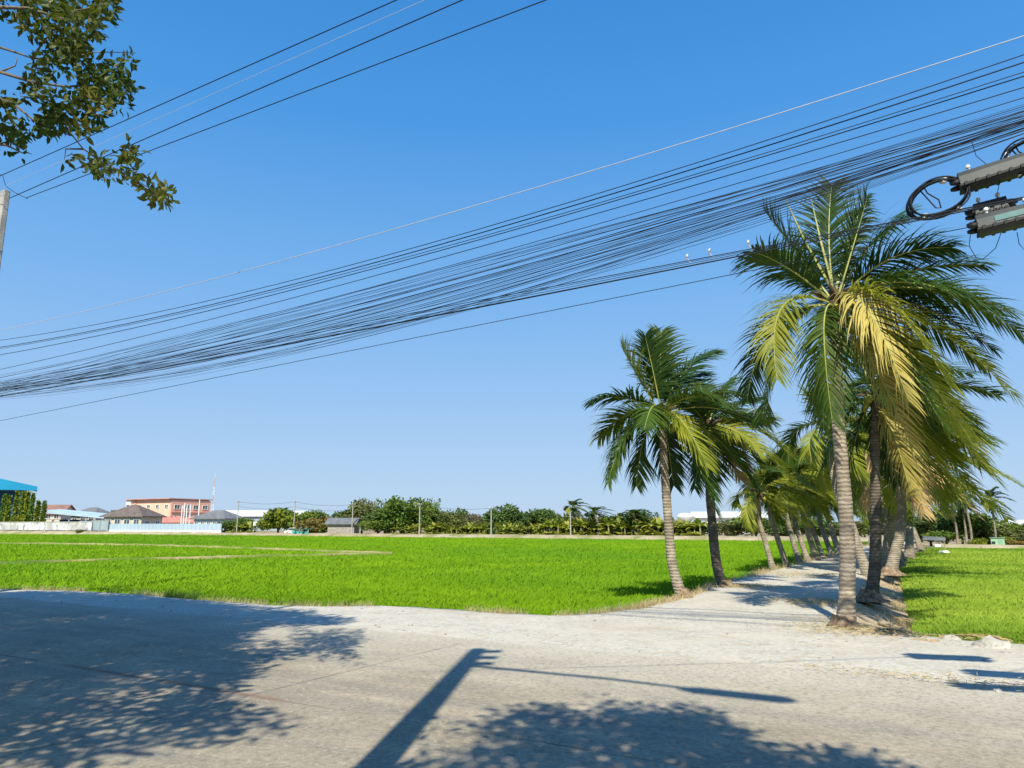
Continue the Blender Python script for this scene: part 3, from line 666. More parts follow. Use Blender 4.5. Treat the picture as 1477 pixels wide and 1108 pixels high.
# cable ties: pale bands on the lower group
M_tie = mat('pale_tie', (0.5, 0.49, 0.46), (0.6, 0.58, 0.55), 4, 0.7)
def wpos(px, py, u):
    a, b = ray(px, py); Y = u / (UY + UX * a); return Vector((a * Y, Y, CAMH + b * Y))
VDIR = uv(0, 1)
for i, (x, y) in enumerate(((991, 370), (1023, 362), (1079, 350))):
    p = wpos(x, y, 8.7); m = MB(); m.tube([p + Vector((-.006, 0, -.05)), p + Vector((.006, 0, .03))], [.008, .010], 8); m.tube([p - VDIR * .01, p + VDIR * .01], .022, 8)
    m.tube([p + Vector((0, -.02, -.04)), p + Vector((.03, -.03, -.09)), p + Vector((.06, -.02, -.10))], .004, 5)
    tag(m.build('cable_tie', M_tie, None, True), ('white tie wrapped round the lower cables, farthest left of three', 'white tie round the lower cables between two others', 'white tie round the lower cables at the tip of a palm frond')[i], 'cable tie', 'white ties on the lower cables')

# splice boxes
M_box = mat('closure_plastic', (0.035, 0.042, 0.042), (0.055, 0.062, 0.062), 3, 0.45, spec=0.4)
M_boxd = mat('closure_rim', (0.012, 0.013, 0.015), (0.02, 0.021, 0.023), 3, 0.5)
M_sticker = mat('pale_sticker', (0.10, 0.20, 0.20), (0.14, 0.27, 0.27), 6, 0.5)
def closure(px, py, u, L_, H_, D_, label, lid=M_box, tilt=0.0, sticker=False):
    p = wpos(px, py, u); root = empty('splice_closure', p, ROADROT, label, 'splice box', 'black splice boxes on the cables'); root.rotation_euler.y = tilt
    def prism(prof, x0, x1):
        n = len(prof); m = MB()
        m.add([(x0, y, z) for y, z in prof] + [(x1, y, z) for y, z in prof], [(k, (k + 1) % n, n + (k + 1) % n, n + k) for k in range(n)] + [tuple(range(n))[::-1], tuple(range(n, 2 * n))]); return m
    h = H_; d = D_ / 2
    prism([(-d, -h * .3), (-d * .94, h * .2), (-d * .7, h * .48), (-d * .3, h * .55), (d * .3, h * .55), (d * .7, h * .48), (d * .94, h * .2), (d, -h * .3)], -L_ / 2, L_ / 2).build('upper_shell', lid, root)
    prism([(-d * .96, -h * .44), (-d * .5, -h * .55), (d * .5, -h * .55), (d * .96, -h * .44), (d * .96, -h * .4), (-d * .96, -h * .4)], -L_ / 2 * .98, L_ / 2 * .98).build('lower_shell', M_boxd, root)
    m = MB(); m.box((0, 0, -h * .36), (L_ * 1.03, D_ * 1.12, h * .12))
    for k in range(6):
        for s in (-1, 1): m.box((-L_ * .42 + k * L_ * .168, s * D_ * .56, -h * .36), (.03, .03, h * .2))
    m.build('rim', M_boxd, root)
    for s in (-1, 1):
        m = MB()
        for yy, zz in ((-.35, -.05), (.35, -.05), (0, .18)):
            m.tube([(s * L_ * .49, yy * D_, zz * h), (s * (L_ * .49 + .05), yy * D_, zz * h), (s * (L_ * .49 + .09), yy * D_, zz * h)], [.035, .032, .018], 8)
        m.build('cable_port', M_boxd, root, True)
        m = MB(); m.tube([(s * L_ * .3, 0, h * .5), (s * L_ * .3, 0, h * .8)], [.014, .014], 8); m.tube([(s * L_ * .3, -.02, h * .82), (s * L_ * .3, .02, h * .82)], [.022, .022], 8)
        m.build('hanger', M_white, root, True)
    if sticker:
        m = MB(); m.box((L_ * .02, -d * .985, 0), (L_ * .5, .012, h * .3)); m.build('sticker', M_sticker, root)
    return root
closure(1430, 251, 8.8, .60, .19, .24, 'dark splice box hanging highest, just right of the cable coil', tilt=-.14)
closure(1455, 316, 8.6, .56, .19, .24, 'dark splice box with pale sticker, lowest at the right edge', tilt=-.09, sticker=True)
closure(1429, 302, 9.0, .30, .17, .20, 'small dark splice box tucked behind the stickered one', tilt=-.1)
# unseen cable with boxes over the road, added for their shadows on the verge
def shadow_src(px, py, h): g_ = gnd(px, py, 0); return Vector((g_.x - SUNH.x * h, g_.y - SUNH.y * h, h))
b0 = shadow_src(1366, 948, 5.0); b1 = shadow_src(1452, 973, 5.15); b2 = shadow_src(1440, 992, 4.6)
m = MB(); m.tube([uv(8.7, 4.2, 5.3), b1 + Vector((0, 0, .1)), b0 + Vector((0, 0, .1)), Vector((1.2, 3.0, 6.2)), Vector((-2.2, 1.5, 7.2))], .008, 5); tag(m.build('shadow_cable', M_black, None, True), 'unseen black cable added over the road to carry the shadow casting boxes', 'cable')
for q, L_, lab in ((b0, .85, 'added shadow casting box on the unseen cable, nearer the track, outside the frame'), (b1, .75, 'added shadow casting box on the unseen cable farther right, outside the frame'), (b2, .8, 'added shadow casting box hanging lowest, under the unseen cable outside the frame')):
    o = closure(738, 300, 8.8, L_, .2, .26, lab); o.location = q; o.rotation_euler.z = math.atan2(-.3, .9)
# coils
def coil(px, py, u, r, n, label, sx=1.0, rot=0.0, seed=1):
    p = wpos(px, py, u); rg2 = random.Random(seed); m = MB(); nrm = Vector((px - CX, 1060, 0)).normalized()
    ex = Vector((nrm.y, -nrm.x, 0)); ez = Vector((0, 0, 1))
    for k in range(n):
        pts = []; o = Vector((rg2.uniform(-.02, .02), rg2.uniform(-.04, .04), rg2.uniform(-.02, .02))); rr = r * rg2.uniform(.93, 1.04)
        for i in range(29):
            a = 2 * math.pi * i / 28; x = math.cos(a) * rr * sx; z = math.sin(a) * rr * .82
            pts.append(p + o + ex * (x * math.cos(rot) - z * math.sin(rot)) + ez * (x * math.sin(rot) + z * math.cos(rot)) + nrm * .03 * math.sin(a * 2 + k))
        m.tube(pts, .009, 6, False)
    root = empty('cable_coil', p, 0, label, 'cable coil')
    o = m.build('loops', M_black, root, True); o.location = -p
    m = MB()
    for a in (1.3, 4.2, 5.4):
        q = p + ex * math.cos(a) * r * sx + ez * math.sin(a) * r * .82; m.box(q, (.05, .06, .05))
    o = m.build('tie', M_tie, root); o.location = -p
    m = MB(); pts = [p + ex * (-.5 * r) + ez * (.8 * r), p + ex * (-.35 * r) + ez * (.35 * r), p + ex * (.05 * r) - ez * (.05 * r), p + ex * (.1 * r) - ez * (.45 * r), p - ex * .1 * r - ez * (.4 * r), p - ex * (.6 * r) + ez * (.5 * r)]
    m.tube(pts, .008, 5); o = m.build('loose_tail', M_black, root, True); o.location = -p
coil(1352, 287, 8.75, .245, 9, 'large black coil of spare cable hanging in front of the tall palm', 1.15, .25, 3)
coil(1484, 226, 8.8, .22, 7, 'black coil of spare cable cut by the right edge above the splice boxes', 1.05, .2, 4)
# hanging wire tails
def tail(pxs, u, label, r=.004):
    m = MB(); P = [wpos(x, y, u) for x, y in pxs]; m.tube(P, r, 5); tag(m.build('loose_wire', M_black, None, True), label, 'loose wire', 'loose wire ends near the splice boxes')
tail([(1402, 205), (1408, 225), (1424, 238), (1442, 262), (1438, 282), (1446, 300)], 8.8, 'thin loose wire curling down from the bundle onto the highest splice box')
tail([(1400, 335), (1398, 355), (1408, 372), (1418, 374), (1436, 358), (1444, 336)], 8.75, 'thin loose wire sagging in a loop under the stickered splice box')
tail([(1467, 335), (1470, 352), (1477, 360), (1490, 350)], 8.7, 'short loose wire end below the stickered box at the right edge')
# poles
def pole(loc, h, w0, w1, label, arms=(), lean=(0, 0), name='utility_pole', group=None):
    root = empty(name, loc, ROADROT, label, 'utility pole', group); m = MB(); n = 12; vs = []; fs = []
    for i in range(n + 1):
        f = i / n; a = (w0 + (w1 - w0) * f) / 2; b = a * .8; ox, oy = lean[0] * f * h, lean[1] * f * h; z = f * h - .45 * (i == 0)
        c = a * .25
        for x, y in ((-a + c, -b), (a - c, -b), (a, -b + c), (a, b - c), (a - c, b), (-a + c, b), (-a, b - c), (-a, -b + c)): vs.append((x + ox, y + oy, z))
    for i in range(n):
        for k in range(8): fs.append((i * 8 + k, i * 8 + (k + 1) % 8, (i + 1) * 8 + (k + 1) % 8, (i + 1) * 8 + k))
    fs.append(tuple(n * 8 + k for k in range(8))); m.add(vs, fs); m.build('shaft', M_conc, root)
    m = MB()
    for z in (.62, .70, .78, .84):
        f = z; a = (w0 + (w1 - w0) * f) / 2; ox, oy = lean[0] * f * h, lean[1] * f * h
        m.box((ox, oy, z * h), (2 * a + .014, 1.6 * a + .014, .012)); m.tube([(ox + a, oy, z * h), (ox + a + .04, oy, z * h)], .012, 6)
    m.build('band', M_steel, root)
    for z, L_ in arms:
        ox, oy = lean[0] * z, lean[1] * z; b = MB(); b.box((ox, oy - .16, z), (.10, .10, .10)); b.box((ox, oy, z), (.09, L_, .10)); o = b.build('crossarm', M_conc, root)
        for s in (-.45, -.05, .45):
            q = MB(); q.lathe([(.02, 0), (.05, .03), (.03, .06), (.06, .09), (.03, .13), (.045, .17), (.01, .2)], (ox, oy + s * L_, z + .05), 10); q.build('insulator', M_white, root, True)
    return root
a_, b_ = ray(8, 276); Yp = WU / (UY + UX * a_)
pole((a_ * Yp, Yp, -.1), CAMH + b_ * Yp + .1, .30, .20, 'weathered grey concrete pole top standing below the leafy branch at left edge')
pole(uv(WU, V_RIGHT + .3, 0), 10.0, .32, .2, 'concrete utility pole carrying the cables beyond the right splice boxes', ((9.7, 1.7), (5.4, 1.0)))
# curled wire at the left pole top
m = MB(); m.tube([wpos(x, y, 8.9) for x, y in ((-6, 248), (4, 254), (8, 268), (20, 277), (40, 287))], .008, 5); tag(m.build('jumper_wire', M_black, None, True), 'short black jumper wire curving above the pole top at left edge', 'wire')

#NEARSIDE
# ------------------------------------------------------------------ pole, lamp and trees on the camera's side of the road: they cast the shadows on the road
tipS = gnd(690, 938, 0); hN = 8.6; lx, ly = -0.085, 0.0
baseN = Vector((tipS.x - hN * (SUNH.x + lx), tipS.y - hN * (SUNH.y + ly), 0))
pn = empty('street_light_pole', baseN, 0, 'concrete lamp pole on the near roadside whose shadow crosses the road', 'lamp pole')
m = MB(); m.tube([(lx * z, ly * z, z) for z in (-.3, 0, 2, 4, 6, hN)], [.17, .165, .155, .14, .13, .115], 8); m.build('shaft', M_conc, pn)
m = MB()
for z in (hN - .15, hN - .6, hN - 1.0): m.box((lx * z + .12, 0, z), (.42, .12, .1))
m.build('bracket', M_steel, pn)
s0, s1 = gnd(700, 981, 0), gnd(1148, 1013, 0); hz = hN - 1.1
a0 = Vector((lx * hz, 0, hz)); e = Vector((s1.x - SUNH.x * (hz + .4), s1.y - SUNH.y * (hz + .4), hz + .4)) - baseN
m = MB(); m.tube([a0, a0.lerp(e, .5) + Vector((0, 0, .1)), a0.lerp(e, .72) + Vector((0, 0, .05))], [.045, .04, .035], 8); m.build('arm', M_steel, pn, True)
m = MB(); dv = (e - a0).normalized(); m.tube([a0.lerp(e, .70), a0.lerp(e, .74), a0.lerp(e, .97), e], [.05, .11, .11, .04], 10); m.build('lamp_head', M_steel, pn, True)

LEAF = mat('broad_leaf', (0.020, 0.050, 0.008), (0.060, 0.095, 0.014), 2.5, 0.5, trans=0.22, spec=0.25, tcol=(0.16, 0.22, 0.02), c3=(0.15, 0.13, 0.02), s3=1.2)
def leaf_mesh(name, pos, dirs, L_, m, parent, wid=.42, seed=0):
    """pos, dirs (n,3): each leaf is a folded, pointed oval of six faces' worth of outline (two quads and two tips)"""
    n = len(pos); rg = np.random.default_rng(seed)
    d = dirs / np.linalg.norm(dirs, axis=1)[:, None]
    rnd = rg.normal(0, 1, (n, 3)); s = np.cross(d, rnd); s /= np.linalg.norm(s, axis=1)[:, None]; nn = np.cross(s, d)
    l = (L_ * rg.uniform(.7, 1.2, n))[:, None]; wv = l * wid
    a = pos; b1 = pos + d * l * .35 + s * wv * .48 + nn * l * .10; b2 = pos + d * l * .35 - s * wv * .48 + nn * l * .10
    c1 = pos + d * l * .7 + s * wv * .36 + nn * l * .06; c2 = pos + d * l * .7 - s * wv * .36 + nn * l * .06; mid = pos + d * l * .5; t = pos + d * l - nn * l * .08
    P = np.stack([a, b1, c1, t, c2, b2, mid], 1).reshape(-1, 3)
    o = np.arange(n)[:, None] * 7
    F = np.concatenate([o + np.array([[0, 1, 2, 6]]), o + np.array([[6, 2, 3, 4]]), o + np.array([[0, 6, 4, 5]])], 0)
    return np_mesh(name, P, F, m, parent)
def shadow_from(poly_px, n, ell, hr, allowed=None, seed=1, margin=14):
    rg = np.random.default_rng(seed); out = []
    G = [gnd(x, max(y, 800), 0) for x, y in poly_px]; poly = [(p.x, p.y) for p in G]
    xs = [p[0] for p in poly]; ys = [p[1] for p in poly]
    x = rg.uniform(min(xs), max(xs), n); y = rg.uniform(min(ys), max(ys), n); k = inpoly(x, y, poly); x, y = x[k], y[k]
    h = rg.uniform(hr[0], hr[1], len(x)); P = np.stack([x - SUNH.x * h, y - SUNH.y * h, h], -1)
    (c, rr) = ell; q = ((P - np.array(c)) / np.array(rr)); P = P[(q ** 2).sum(1) < 1]
    px, py, d = proj(P[:, 0], P[:, 1], P[:, 2])
    inf = (d > 0.1) & (px > -margin) & (px < 1477 + margin) & (py > -margin) & (py < 1108 + margin)
    return P[~inf]
def cluster(P, per, spread, rg, down=-.25):
    n = len(P); c = np.repeat(P, per, 0); d = rg.normal(0, 1, (n * per, 3)); d[:, 2] += down; d /= np.linalg.norm(d, axis=1)[:, None]
    return c + d * spread * rg.uniform(.2, 1, (n * per, 1)), d + rg.normal(0, .3, d.shape)
def limbs(root, base, mains, m=M_bark):
    b = MB()
    for pts, r0, r1 in mains:
        P = [Vector(p) - base for p in pts]; n = len(P); b.tube(P, [r0 + (r1 - r0) * i / (n - 1) for i in range(n)], 8)
    return b.build('trunk', m, root, True)
# tree A at left
baseA = Vector((-8.2, 3.6, 0)); ta = empty('shade_tree', baseA, 0, 'leafy shade tree whose branch hangs into the sky at upper left', 'tree')
shA = [(-60, 853), (60, 853), (200, 858), (330, 872), (420, 880), (505, 896), (470, 900), (400, 903), (345, 915), (385, 935), (440, 946), (370, 952), (365, 972), (330, 990), (300, 1010), (390, 1045), (350, 1075), (335, 1115), (-60, 1115)]
PA = shadow_from(shA, 46000, ((-8.5, 6, 7.2), (8.5, 8.0, 4.6)), (3.6, 11.5), seed=3)
rgA = np.random.default_rng(11)
kA = np.array([noise.noise((p[0] * .7, p[1] * .7, p[2] * .7)) for p in PA]) > -.08; PA = PA[kA]
pos, dr = cluster(PA, 9, .28, rgA); px, py, d_ = proj(pos[:, 0], pos[:, 1], pos[:, 2])
ok = ~((d_ > .1) & (px > -60) & (px < 1537) & (py > -150) & (py < 1180)); o = leaf_mesh('crown', pos[ok], dr[ok], .15, LEAF, ta, .55, 5); o.location = -baseA
limbs(ta, baseA, [([baseA + Vector((0, 0, -.2)), baseA + Vector((.1, .1, 2)), baseA + Vector((.4, .3, 4.2)), baseA + Vector((.6, 1.0, 7.5)), baseA + Vector((.2, 2.2, 10))], .26, .05),
  ([baseA + Vector((.4, .3, 4.0)), baseA + Vector((2.4, 1.0, 5.2)), at(-120, 70, 5.4)], .12, .035), ([baseA + Vector((.4, .5, 5.0)), baseA + Vector((-2, 2, 7)), baseA + Vector((-4, 4, 8.5))], .12, .03),
  ([baseA + Vector((.5, .8, 6)), baseA + Vector((2.0, 3.5, 8.5)), baseA + Vector((2.6, 5.5, 10.2))], .1, .03)])
# the branch that hangs into view
twigs = [[(-120, 70, 5.4), (-20, 62, 5.4), (30, 78, 5.4), (45, 84, 5.45)], [(45, 84, 5.4), (75, 45, 5.3), (110, 15, 5.2), (160, 6, 5.1)], [(45, 84, 5.4), (90, 85, 5.5), (140, 75, 5.5), (190, 76, 5.5)],
         [(-60, 95, 5.4), (0, 104, 5.4), (45, 118, 5.4), (95, 125, 5.5), (150, 122, 5.5), (190, 122, 5.5)], [(45, 118, 5.4), (75, 150, 5.5), (100, 190, 5.5), (120, 215, 5.6), (150, 235, 5.6), (190, 255, 5.6), (235, 285, 5.6)],
         [(0, 104, 5.4), (22, 95, 5.4), (26, 80, 5.4)], [(-40, 130, 5.5), (20, 150, 5.5), (50, 175, 5.5), (85, 190, 5.5)], [(-30, 200, 5.5), (10, 210, 5.5), (35, 222, 5.5)], [(-20, 10, 5.2), (40, 12, 5.2), (100, 30, 5.3), (140, 45, 5.3)],
         [(100, 150, 5.5), (140, 165, 5.5), (150, 172, 5.5)], [(190, 122, 5.5), (172, 145, 5.5), (185, 150, 5.5)], [(120, 215, 5.6), (95, 215, 5.6), (93, 230, 5.6)]]
b = MB()
for tw in twigs:
    P = [at(*q) - baseA for q in tw]; n = len(P); r0 = .016 if tw[0][0] < 0 else .009
    b.tube(P, [r0 * (1 - .75 * i / (n - 1)) for i in range(n)], 6)
b.build('branch', M_bark, ta, True)
poly_in = [(-40, -40), (158, -40), (164, 30), (150, 48), (188, 60), (196, 82), (178, 95), (170, 110), (192, 120), (180, 133), (150, 150), (152, 172), (130, 178), (112, 200), (190, 207), (200, 222), (186, 238), (236, 262), (248, 288), (228, 294), (190, 262), (150, 258), (128, 240), (126, 225), (95, 205), (88, 222), (70, 190), (50, 185), (30, 205), (-10, 200), (5, 160), (-10, 140), (30, 130), (50, 100), (25, 55), (-10, 30)]
rgB = np.random.default_rng(21); C = []
while len(C) < 480:
    x, y = rgB.uniform(-40, 250), rgB.uniform(-40, 300)
    if not inpoly(np.array([x]), np.array([y]), poly_in)[0]: continue
    if noise.noise((x * .022, y * .022, 2.0)) < -.13: continue
    C.append(at(x, y, rgB.uniform(5.1, 5.9)))
for x, y in ((12, 206), (8, 215), (30, 222), (15, 200), (180, 150), (172, 155), (186, 146), (92, 228), (240, 285), (225, 275), (215, 270), (205, 262)): C.append(at(x, y, 5.55))
C = np.array([tuple(c) for c in C]); pos, dr = cluster(C, 6, .055, rgB, -.3); dr[:, 0] += .35
leaf_mesh('leaf_spray', pos - np.array(baseA), dr, .08, LEAF, ta, .46, 8)
# tree B behind and above the camera
baseB = Vector((3.2, -3.4, 0)); tb = empty('shade_tree', baseB, 0, 'leafy tree on the near roadside whose shadow falls across the road at lower right', 'tree')
shB = [(540, 1120), (600, 1085), (560, 1045), (640, 1050), (690, 1048), (735, 1030), (760, 1018), (800, 1028), (850, 1030), (858, 1006), (900, 1020), (950, 1026), (1000, 1018), (1030, 1030), (1045, 1052), (1090, 1075), (1130, 1098), (1180, 1085), (1260, 1100), (1310, 1120), (1600, 1400), (-100, 1400)]
PB = shadow_from(shB, 5200, ((1.4, -1.0, 5.6), (6.5, 6.2, 3.2)), (3.0, 8.6), seed=5)
kB = np.array([noise.noise((p[0] * .8, p[1] * .8, p[2] * .8)) for p in PB]) > -.02; PB = PB[kB]
pos, dr = cluster(PB, 7, .22, rgB); px, py, d_ = proj(pos[:, 0], pos[:, 1], pos[:, 2])
ok = ~((d_ > .1) & (px > -60) & (px < 1537) & (py > -150) & (py < 1180)); o = leaf_mesh('crown', pos[ok], dr[ok], .14, LEAF, tb, .5, 9); o.location = -baseB
limbs(tb, baseB, [([baseB + Vector((0, 0, -.2)), baseB + Vector((-.1, .1, 2)), baseB + Vector((-.5, .6, 4)), baseB + Vector((-1.5, 1.5, 6))], .22, .06), ([baseB + Vector((-.4, .5, 3.6)), baseB + Vector((-2.5, 1.2, 5.4)), baseB + Vector((-4.2, 1.6, 6.6))], .1, .03), ([baseB + Vector((-.5, .6, 4)), baseB + Vector((.9, .4, 5.6)), baseB + Vector((1.6, .8, 6.8))], .1, .03)])

#BACKGROUND
# ------------------------------------------------------------------ far side of the left field
GZ = -0.45
def mpp(Y): return Y * cp / FPX
def hgt(py, Y): return CAMH + ray(CX, py)[1] * Y
def facing(X, Y): return -math.atan2(X, Y)
# stained white wall, then grey-blue wall and blue sheet fence, all along one line
M_wall = mat('stained_white_wall', (0.30, 0.31, 0.32), (0.70, 0.71, 0.71), 0.7, 0.9, c3=(0.42, 0.42, 0.41), s3=0.35, thresh=(.38, .52))
M_wall2 = mat('grey_blue_wall', (0.24, 0.31, 0.36), (0.36, 0.43, 0.47), 0.4, 0.85)
M_fence = mat('pale_blue_sheet', (0.34, 0.44, 0.55), (0.40, 0.50, 0.61), 0.2, 0.55)
M_plinth_shade = mat('plinth_and_shade', (0.10, 0.10, 0.10), (0.2, 0.19, 0.18), .6, 0.9)
def vpos(px, u): x, y = far(px, u); return to_uv(x, y)[1]
def wall_run(name, px0, px1, u, top_py, label, cat, m, kind='wall'):
    v0, v1 = vpos(px0, u), vpos(px1, u); mid = (v0 + v1) / 2; p = uv(u, mid, GZ); h = hgt(top_py, p.y) - GZ; L_ = v1 - v0
    root = empty(name, p, ROADROT, label, cat); b = MB()
    if kind == 'wall':
        b.box((0, 0, h / 2), (L_, .2, h)); b.build('wall_face', m, root)
        b = MB(); b.box((0, -.14, .45), (L_, .09, .9)); b.build('plinth', M_plinth_shade, root)
        b = MB(); b.box((0, 0, h + .06), (L_, .34, .12)); b.build('coping', M_conc, root)
        b = MB(); n = max(2, int(abs(L_) / 9))
        for i in range(n + 1): b.box((-L_ / 2 + L_ * i / n, -.17, h / 2), (.26, .14, h))
        b.build('pier', m, root)
    else:
        n = int(abs(L_) / 0.6); vs = []; fs = []
        for i in range(n + 1):
            x = -L_ / 2 + L_ * i / n; y = (-.05 if i % 2 else .05); vs += [(x, y, 1.05), (x, y, h)]
        for i in range(n): fs.append((2 * i, 2 * i + 2, 2 * i + 3, 2 * i + 1))
        b.add(vs, fs); b.build('sheet_panel', m, root)
        b = MB(); b.box((0, .09, 1.1), (L_, .07, .1)); b.box((0, .09, h - .1), (L_, .07, .1)); b.build('rail', M_steel, root)
        for i in range(0, 34):
            b = MB(); b.box((-L_ / 2 + L_ * (i + .5) / 34, .02, .52), (.9, .16, 1.04)); b.build('footing', M_white, root)
        b = MB(); b.box((0, .3, .52), (L_, .05, 1.0)); b.build('shadow_board', M_plinth_shade, root)  # dark board set behind the footings in place of shade
    return root
wall_run('boundary_wall', -120, 133, 97.5, 753.5, 'long stained white concrete wall at the left edge of the field', 'wall', M_wall)
wall_run('boundary_wall', 133.5, 157, 97.8, 751, 'short grey-blue stained wall between white wall and blue fence', 'wall', M_wall2)
wall_run('sheet_fence', 158, 320, 96.8, 755.5, 'pale blue sheet metal fence on short white footings before the brown roofed house', 'fence', M_fence, 'fence')

M_blue = mat('bright_blue_cladding', (0.015, 0.28, 0.50), (0.02, 0.33, 0.57), .1, 0.5)
M_teal = mat('dark_teal_wall', (0.01, 0.07, 0.13), (0.02, 0.10, 0.17), .3, 0.6)
M_roofbrown = mat('brown_roof_tile', (0.13, 0.10, 0.09), (0.19, 0.15, 0.13), 1.2, 0.85, 0.3, 6)
M_roofgrey = mat('grey_roof_tile', (0.13, 0.145, 0.155), (0.19, 0.20, 0.21), 1.2, 0.85, 0.3, 6)
M_roofblue = mat('pale_blue_roof', (0.36, 0.50, 0.60), (0.48, 0.60, 0.68), .5, 0.6)
M_roofred = mat('rust_red_roof', (0.50, 0.17, 0.14), (0.58, 0.23, 0.18), .6, 0.8)
M_rust = mat('faded_maroon_roof', (0.22, 0.12, 0.10), (0.30, 0.18, 0.15), .6, 0.85)
M_cream = mat('cream_render', (0.70, 0.47, 0.34), (0.77, 0.54, 0.40), .3, 0.85)
M_salmon = mat('salmon_render', (0.74, 0.38, 0.29), (0.80, 0.45, 0.35), .3, 0.85)
M_pink = mat('pink_trim', (0.62, 0.30, 0.22), (0.68, 0.35, 0.25), .3, 0.85)
M_housecyan = mat('pale_cyan_render', (0.52, 0.62, 0.62), (0.62, 0.70, 0.70), .3, 0.85)
M_housewall = mat('beige_render', (0.50, 0.42, 0.34), (0.60, 0.52, 0.43), .4, 0.85)
M_glass = mat('window_glass', (0.05, 0.07, 0.09), (0.09, 0.12, 0.15), .8, 0.15, spec=0.6)
M_wood = mat('grey_boards', (0.25, 0.225, 0.20), (0.40, 0.37, 0.33), 3, 0.9, 0.4, 12)
M_sheetw = mat('white_sheet_roof', (0.70, 0.72, 0.73), (0.80, 0.82, 0.83), .2, 0.6)

def window(root, x, y, z, w_, h_, axis='x', m=M_glass, frame=M_white):
    """window on the face with outward normal -y (axis x) or +x (axis y)"""
    b = MB(); t = .12
    def bx(cx, cz, ww, hh, dep, out):
        if axis == 'x': b.box((x + cx, y - out, z + cz), (ww, dep, hh))
        else: b.box((x + out, y + cx, z + cz), (dep, ww, hh))
    bx(0, h_ / 2, w_ + 2 * t, t, .16, .06); bx(0, -h_ / 2, w_ + 2 * t, t, .2, .08); bx(-w_ / 2, 0, t, h_ - t, .16, .06); bx(w_ / 2, 0, t, h_ - t, .16, .06); bx(0, 0, .07, h_ - t, .12, .05)
    o = b.build('window', frame, root); b = MB(); bx(0, 0, w_, h_, .02, .015); b.build('pane', m, o)
def hip_roof(L_, W_, z0, h, over=.7, ridge=None):
    a, c = L_ / 2 + over, W_ / 2 + over; r = (L_ - W_) / 2 if ridge is None else ridge
    r = max(r, .05); m = MB()
    m.add([(-a, -c, z0), (a, -c, z0), (a, c, z0), (-a, c, z0), (-r, 0, z0 + h), (r, 0, z0 + h), (-a, -c, z0 - .18), (a, -c, z0 - .18), (a, c, z0 - .18), (-a, c, z0 - .18)],
          [(0, 1, 5, 4), (1, 2, 5), (2, 3, 4, 5), (3, 0, 4), (6, 7, 1, 0), (7, 8, 2, 1), (8, 9, 3, 2), (9, 6, 0, 3), (9, 8, 7, 6)]); return m
def gable_roof(L_, W_, z0, h, over=.6, t=.15):
    a, c = L_ / 2 + over, W_ / 2 + over; zo = z0 - h * over / (W_ / 2); m = MB()
    m.add([(-a, -c, zo), (a, -c, zo), (a, 0, z0 + h), (-a, 0, z0 + h), (a, c, zo), (-a, c, zo), (-a, -c, zo - t), (a, -c, zo - t), (a, 0, z0 + h - t), (-a, 0, z0 + h - t), (a, c, zo - t), (-a, c, zo - t)],
          [(0, 1, 2, 3), (3, 2, 4, 5), (7, 6, 9, 8), (8, 9, 11, 10), (6, 7, 1, 0), (10, 11, 5, 4), (7, 8, 2, 1), (8, 10, 4, 2), (9, 6, 0, 3), (11, 9, 3, 5)]); return m
def house(px, u, L_, W_, wall_h, roof_h, label, wm, rm, rz=0.0, ridge=None, kind='hip', name='house', wins=4, over=.7, z=GZ):
    x, y = far(px, u); root = empty(name, (x, y, z), ROADROT + rz, label, 'house')
    b = MB(); b.box((0, 0, wall_h / 2), (L_, W_, wall_h)); b.build('wall', wm, root)
    if kind == 'gable':
        b = MB(); b.add([(-L_ / 2, -W_ / 2, wall_h), (-L_ / 2, W_ / 2, wall_h), (-L_ / 2, 0, wall_h + roof_h - .17), (L_ / 2, -W_ / 2, wall_h), (L_ / 2, W_ / 2, wall_h), (L_ / 2, 0, wall_h + roof_h - .17)], [(0, 2, 1), (3, 4, 5)]); b.build('gable', wm, root)
    (hip_roof(L_, W_, wall_h + .19, roof_h, over, ridge) if kind == 'hip' else gable_roof(L_, W_, wall_h, roof_h, over)).build('roof', rm, root)
    for i in range(wins): window(root, -L_ / 2 + L_ * (i + .5) / wins, -W_ / 2, wall_h - 1.15, min(1.6, L_ / wins * .6), 1.3)
    for i in range(2 if wins else 0): window(root, L_ / 2, -W_ / 4 + i * W_ / 2, wall_h * .62, min(1.5, W_ / 4), 1.2, 'y')
    return root
# blue warehouse at far left
X, Y = at(54, 705, 215).xy; k = mpp(215); zt, zb = hgt(690, 215), hgt(707.5, 215)
wr = empty('warehouse', (X, Y, GZ), facing(X, Y), 'big bright blue warehouse behind the white wall at left edge', 'warehouse')
W_ = 260 * k; sl = (hgt(690, 215) - hgt(702, 215)) / (54 * k); e0 = hgt(702, 215) - GZ; zb -= GZ
b = MB(); b.add([(-W_, 0, zb), (0, 0, zb), (0, 0, e0), (-W_ / 2, 0, e0 + sl * W_ / 2), (-W_, 0, e0)], [(0, 1, 2, 3, 4)])
for a, c in (((0, e0), (-W_ / 2, e0 + sl * W_ / 2)), ((-W_ / 2, e0 + sl * W_ / 2), (-W_, e0))): b.add([(a[0], 0, a[1]), (a[0], 40, a[1]), (c[0], 40, c[1]), (c[0], 0, c[1])], [(0, 1, 2, 3)])
b.add([(0, 0, zb), (0, 40, zb), (0, 40, e0), (0, 0, e0)], [(0, 1, 2, 3)]); b.add([(-W_, 0, zb), (-W_, 3, zb), (0, 3, zb), (0, 0, zb)], [(0, 1, 2, 3)]); b.build('roof', M_blue, wr)
b = MB(); b.box((-W_ / 2 - .8, 20, zb / 2), (W_ - 3.5, 34, zb - .02)); b.build('wall', M_teal, wr)
